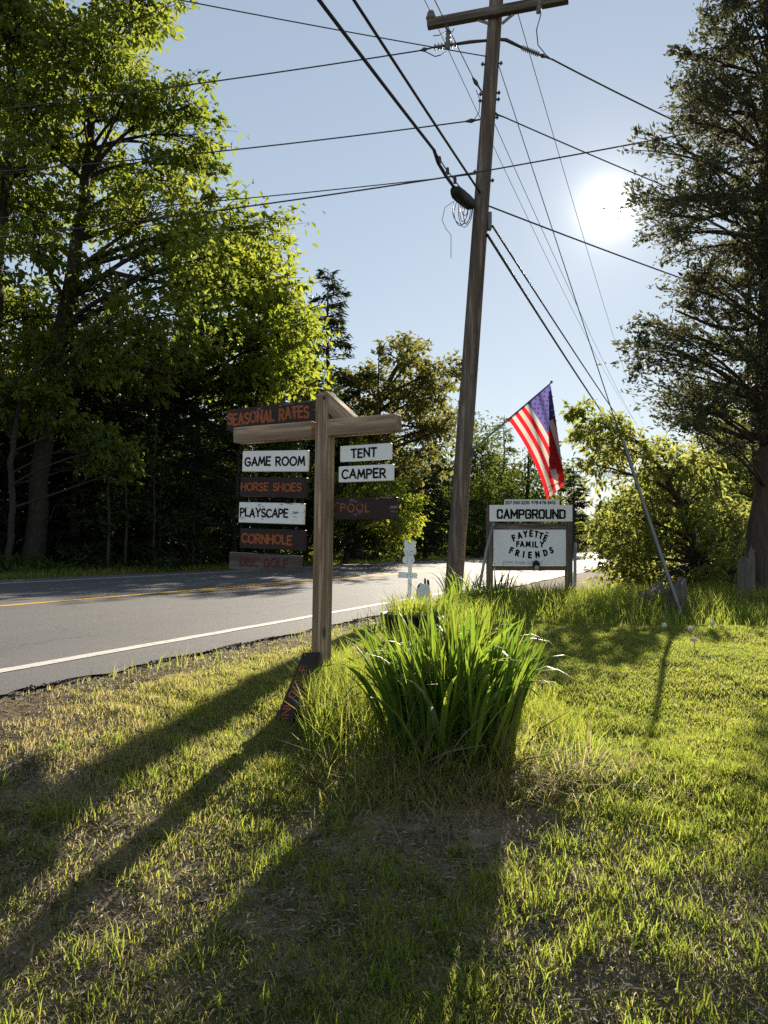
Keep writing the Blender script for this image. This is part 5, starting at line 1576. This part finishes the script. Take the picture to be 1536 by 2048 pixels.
# ------------------------------------------------------------------ stumps, stones, dandelions, sticks
def stump(name, label, b, H, R, seed, top_slope=.2, cat='stump'):
    rr = np.random.default_rng(seed)
    root = empty(name, b, label, cat)
    seg = 22; V = []; F = []
    lob = 1 + .14 * np.sin(np.arange(seg) * 2 * math.pi / seg * 3 + rr.uniform(0, 6)) + rr.normal(0, .06, seg)
    hh = H * (1 + rr.normal(0, .06, seg) + top_slope * np.cos(np.arange(seg) * 2 * math.pi / seg))
    for lev, f in ((-.1, 1.35), (.06, 1.2), (.25, 1.04), (.6, .97), (1.0, .93)):
        for k_ in range(seg):
            a = 2 * math.pi * k_ / seg
            z = lev * (hh[k_] if lev > 0 else .6)
            V.append((R * f * lob[k_] * math.cos(a), R * f * lob[k_] * math.sin(a), z))
    for i_ in range(4):
        for k_ in range(seg): F.append((i_ * seg + k_, i_ * seg + (k_ + 1) % seg, (i_ + 1) * seg + (k_ + 1) % seg, (i_ + 1) * seg + k_))
    mb = MB(); mb.add(V, F); mb.build('bark', MAT['stump_wood'], root, True)
    c = len(V)
    V2 = [V[4 * seg + k_] for k_ in range(seg)] + [(0, 0, float(np.mean(hh)) * .97)]
    mb = MB(); mb.add(V2, [(k_, (k_ + 1) % seg, seg) for k_ in range(seg)]); mb.build('cut_face', MAT['stump_wood'], root)
stump('tree_stump', 'low grey stump in the grass at the foot of the guy wire', onpx(1352, 8.25), .40, .115, 3)
stump('tree_stump', 'dark weathered stump left of the guy wire under the box elder', onpx(1305, 8.6), .36, .13, 4)
stump('tree_stump', 'tall split grey stump against the cedar trunk', onpx(1492, 9.3), .72, .10, 5, .12)

for q, (px, py, lab) in enumerate([(1328, 1250, 'white dandelion seed head, leftmost of the four'), (1381, 1257, 'tallest white dandelion seed head beside the guy wire shadow'), (1388, 1279, 'white dandelion seed head nearest the camera'), (1425, 1247, 'faint dandelion seed head, rightmost of the four')]):
    g = ground_px(px, py + 20)
    top = P(px, py, g[1]) - g
    root = empty('dandelion', g, lab, 'dandelion', 'dandelion clocks on the lawn')
    mb = MB(); mb.tube([(0, 0, -.01), tuple(top * .5 + np.array([.006, 0, 0])), tuple(top)], .0025, 5); mb.build('stem', MAT['dandelion_stem'], root)
    m_ = 90
    u = unit(rng.normal(0, 1, (m_, 3)))
    V, F = leaf_arrays(np.repeat(top[None], m_, 0) + u * .004, u, rng.normal(0, 1, (m_, 3)), .022, .006, 0, 0)
    mb = MB(); mb.lathe([(.0001, .014), (.009, .010), (.014, 0), (.009, -.010), (.0001, -.014)], 8, tuple(top)); hd = mb.build('seed_head', MAT['seed_fluff'], root, True)
    mesh_np('fluff', V, F, MAT['seed_fluff'], hd)['kind'] = 'stuff'

def stick(px0, py0, px1, py1, r, label):
    a, b_ = ground_px(px0, py0), ground_px(px1, py1)
    mb = MB(); t = np.linspace(0, 1, 6)[:, None]; q = a + (b_ - a) * t; q[:, 2] = ground(q[:, 0], q[:, 1]) + r + .008
    q[1:-1] += rng.normal(0, .004, (4, 3))
    mb.tube(q - a, np.linspace(r, r * .5, 6), 6); o = mb.build('stick', MAT['twig'], None, True); o.location = tuple(a); tag(o, label, 'stick', 'sticks in the grass')
stick(1405, 2020, 1528, 2026, .004, 'thin dry stick at the bottom right corner of the grass') if False else None
stick(468, 2042, 560, 2030, .004, 'thin dry stick lying at the very bottom of the picture')
stick(640, 2020, 755, 2026, .004, 'pale dry stick lying along the bottom centre of the lawn')
stick(894, 1710, 899, 1662, .004, 'short upright looking twig on the bare soil before the iris')

# ------------------------------------------------------------------ grass
def scatter(n, y0, y1, pw, xm=.62):
    """random ground points, denser near the camera"""
    u = rng.random(n)
    y = (y0 ** pw + u * (y1 ** pw - y0 ** pw)) ** (1 / pw)
    x = rng.uniform(-1, 1, n) * (xm * y + .5)
    return x, y
def grass(name, label, x, y, h, w, lean, rn, az=None, mat='grass_blade', parent=None):
    nearb = ((x + .60) / .20) ** 2 + ((y - 4.0) / .48) ** 2 < rng.uniform(.55, 1.1, len(x))           # little grows right before the leaning board
    kp = ~nearb | (h < .044)
    x, y, h, w, lean, rn = x[kp], y[kp], h[kp], w[kp], lean[kp], rn[kp]
    pos = np.stack([x, y, ground(x, y) - .004], -1)
    V, F = blade_arrays(pos, h, w, lean, rng.uniform(0, 6.283, len(x)) if az is None else az, face=rng.uniform(0, 6.283, len(x)))
    o = mesh_np(name, V, F, MAT[mat], parent, rnd=np.repeat(rn, 5))
    return tag(o, label, 'grass', kind='stuff')
# mown lawn
x, y = scatter(520000, 1.35, 9.0, .95)
p = road_p(x, y); l = lush(x, y)
keep = (p < 3.36) & (rng.random(len(x)) < np.clip(l * 1.25 - .12, .03, 1) ** 1.3)
keep &= ~((np.abs(x - icx) < .22) & (np.abs(y - icy) < .18))
x, y, l, p = x[keep], y[keep], l[keep], p[keep]; n = len(x)
tuft = vnoise(x * 7, y * 7, 41) ** 2
h = (.016 + .028 * rng.random(n) + .040 * tuft * (y < 5)) * np.interp(l, [0, .5, 1], [.65, .95, 1.05]) * np.interp(y, [2.8, 4], [1, .8])
w = np.interp(y, [1.4, 3, 8], [.0026, .0034, .0062]) * rng.uniform(.7, 1.35, n)
dryp = .10 + .55 * np.exp(-(((x - DRY[0]) / .9) ** 2 + ((y - DRY[1]) / 1.0) ** 2)) + .45 * sstep((p - 1.9) / 1.2) + .22 * sstep((2.6 - y) / 1.0)
rn = np.where(rng.random(n) < dryp, rng.uniform(.78, 1, n), np.clip(rng.uniform(0, .5, n) + .35 * vnoise(x * 2, y * 2, 44), 0, .72))
grass('lawn_grass', 'short mown grass of the lawn in front of the signs', x, y, h, w, rng.uniform(.15, .95, n), rn)
NB = n
# longer tufts in the foreground
cx_, cy_ = scatter(520, 1.5, 4.2, 1.1, .55)
lc = lush(cx_, cy_); kp = (rng.random(520) < lc * 1.2) & (road_p(cx_, cy_) < 2.6); cx_, cy_ = cx_[kp], cy_[kp]
m_ = 34
x = (cx_[:, None] + rng.normal(0, .035, (len(cx_), m_))).ravel(); y = (cy_[:, None] + rng.normal(0, .035, (len(cx_), m_))).ravel(); n = len(x)
grass('grass_tufts', 'longer tufts of grass standing in the foreground lawn', x, y, rng.uniform(.035, .095, n), rng.uniform(.0028, .0050, n), rng.uniform(.1, .8, n), rng.random(n) ** 1.3 * .76)
# tall grass round the signpost and iris
def blob_grass(name, label, cxy, sg, n, h0, h1, w0, w1, lean=(.1, .6), dry=.06):
    x = rng.normal(cxy[0], sg[0], n); y = rng.normal(cxy[1], sg[1], n)
    k = (road_p(x, y) < 3.2) & (x > -.1016 * y); x, y = x[k], y[k]; n = len(x)
    rn = np.where(rng.random(n) < dry, rng.uniform(.78, 1, n), rng.uniform(.1, .72, n))
    return grass(name, label, x, y, rng.uniform(h0, h1, n), rng.uniform(w0, w1, n), rng.uniform(*lean, n), rn)
g = ground_px(690, 1450)
blob_grass('tall_grass', 'tall grass between the signpost foot and the iris', (g[0], g[1] + .10), (.19, .30), 6200, .10, .36, .0035, .0075)
g = ground_px(1110, 1480)
blob_grass('tall_grass', 'tall fine weeds right of the iris clump', (g[0] - .02, g[1] + .1), (.08, .25), 1300, .08, .24, .003, .006)
blob_grass('tall_grass', 'loose grass growing through the front of the iris clump', (icx, icy - .22), (.26, .12), 1100, .10, .32, .004, .008, (.2, 1.0), .25)
blob_grass('dry_thatch', 'dry dead grass matted under the iris clump', (icx, icy - .28), (.34, .17), 6500, .03, .16, .0025, .005, (.5, 1.8), .75)
# tall grass belt behind the lawn
n = 30000
x = rng.uniform(.55, 6.2, n); y = rng.gamma(3.0, .95, n) + np.interp(x, [.5, 1.2, 2, 3, 5], [8.6, 8.0, 7.2, 7.0, 7.0])
k = (road_p(x, y) < 2.9) & (y < 15.5) & ((y < 11.6) | (road_p(x, y) < -1.0)); x, y = x[k], y[k]; n = len(x)
hh = rng.uniform(.10, .34, n) * (.55 + .8 * vnoise(x * 2.3, y * 2.3, 51)) * np.interp(y - np.interp(x, [.5, 1.2, 2, 3, 5], [8.6, 8.0, 7.2, 7.0, 7.0]), [0, .8, 1.6], [.35, .8, 1.1])
grass('tall_grass', 'belt of tall unmown grass around the campground sign and box elder', x, y, hh, rng.uniform(.006, .012, n), rng.uniform(.1, .6, n), np.where(rng.random(n) < .07, rng.uniform(.78, 1, n), rng.uniform(.1, .7, n)))
n = 2600
x = rng.normal(.55, .45, n); y = rng.normal(8.6, 1.2, n); k = (road_p(x, y) < 2.9) & (y > 6.3); x, y = x[k], y[k]; n = len(x)
grass('tall_grass', 'tall grass round the animal sign and planter', x, y, rng.uniform(.10, .34, n), rng.uniform(.005, .009, n), rng.uniform(.1, .6, n), rng.uniform(.1, .74, n))
# roadside weeds
n = 900
S = rng.uniform(3, 12, n); Q = EDGE0 - rng.gamma(2, .14, n) - .05; x = S * RD[0] - Q * RD[1]; y = S * RD[1] + Q * RD[0]; k = vnoise(x * 3, y * 3, 61) > .62; x, y = x[k], y[k]; n = len(x)
grass('roadside_weeds', 'thin weeds along the broken road edge', x, y, rng.uniform(.05, .16, n), rng.uniform(.003, .006, n), rng.uniform(.1, .8, n), rng.uniform(.3, 1, n))

# dead leaf and straw litter lying in the lawn
x, y = scatter(260000, 1.35, 6.5, .9)
l = lush(x, y); p = road_p(x, y); k = (p < 3.3) & (rng.random(len(x)) < np.clip(1.0 - .95 * l, .04, .9) * np.interp(y, [1.4, 4, 6.5], [1, .7, .35]))
k &= ~(((x - BARE[0]) / .34) ** 2 + ((y - BARE[1]) / .22) ** 2 < 1) | (rng.random(len(x)) < .4)
x, y = x[k], y[k]; n = len(x)
pos = np.stack([x, y, ground(x, y) + rng.uniform(.0, .012, n)], -1)
dd = rng.normal(0, 1, (n, 3)); dd[:, 2] *= .22
V, F = leaf_arrays(pos, dd, np.array([0, 0, 1.0]) + rng.normal(0, .35, (n, 3)), rng.gamma(3, .010, n).clip(.008, .09), rng.uniform(.002, .0085, n), .15, .05)
tag(mesh_np('straw_litter', V, F, MAT['straw'], rnd=np.repeat(rng.random(n), 4)), 'dry straw and leaf litter scattered over the thin lawn', 'litter', kind='stuff')
# small broadleaf weeds in the foreground
cx_, cy_ = scatter(900, 1.5, 4.0, 1.0, .55)
k = (rng.random(900) < .35 + .5 * vnoise(cx_ * 1.5, cy_ * 1.5, 71)) & (road_p(cx_, cy_) < 2.6); cx_, cy_ = cx_[k], cy_[k]
m_ = 9
x = (cx_[:, None] + rng.normal(0, .022, (len(cx_), m_))).ravel(); y = (cy_[:, None] + rng.normal(0, .022, (len(cx_), m_))).ravel(); n = len(x)
dd = rng.normal(0, 1, (n, 3)); dd[:, 2] = rng.uniform(-.1, .6, n)
V, F = leaf_arrays(np.stack([x, y, ground(x, y) + rng.uniform(.004, .03, n)], -1), dd, np.array([0, 0, 1.0]) + rng.normal(0, .3, (n, 3)), rng.uniform(.012, .032, n), rng.uniform(.008, .018, n), .15, .1)
tag(mesh_np('clover', V, F, MAT['wood_leaf'], rnd=np.repeat(rng.random(n), 4)), 'small round leaved weeds low among the foreground grass', 'weeds', kind='stuff')
tris = sum(sum(len(p_.vertices) - 2 for p_ in me.polygons) if len(me.polygons) < 2000 else len(me.polygons) * 1.3 for me in bpy.data.meshes)
print('approx tris', int(tris), 'lawn blades', NB)
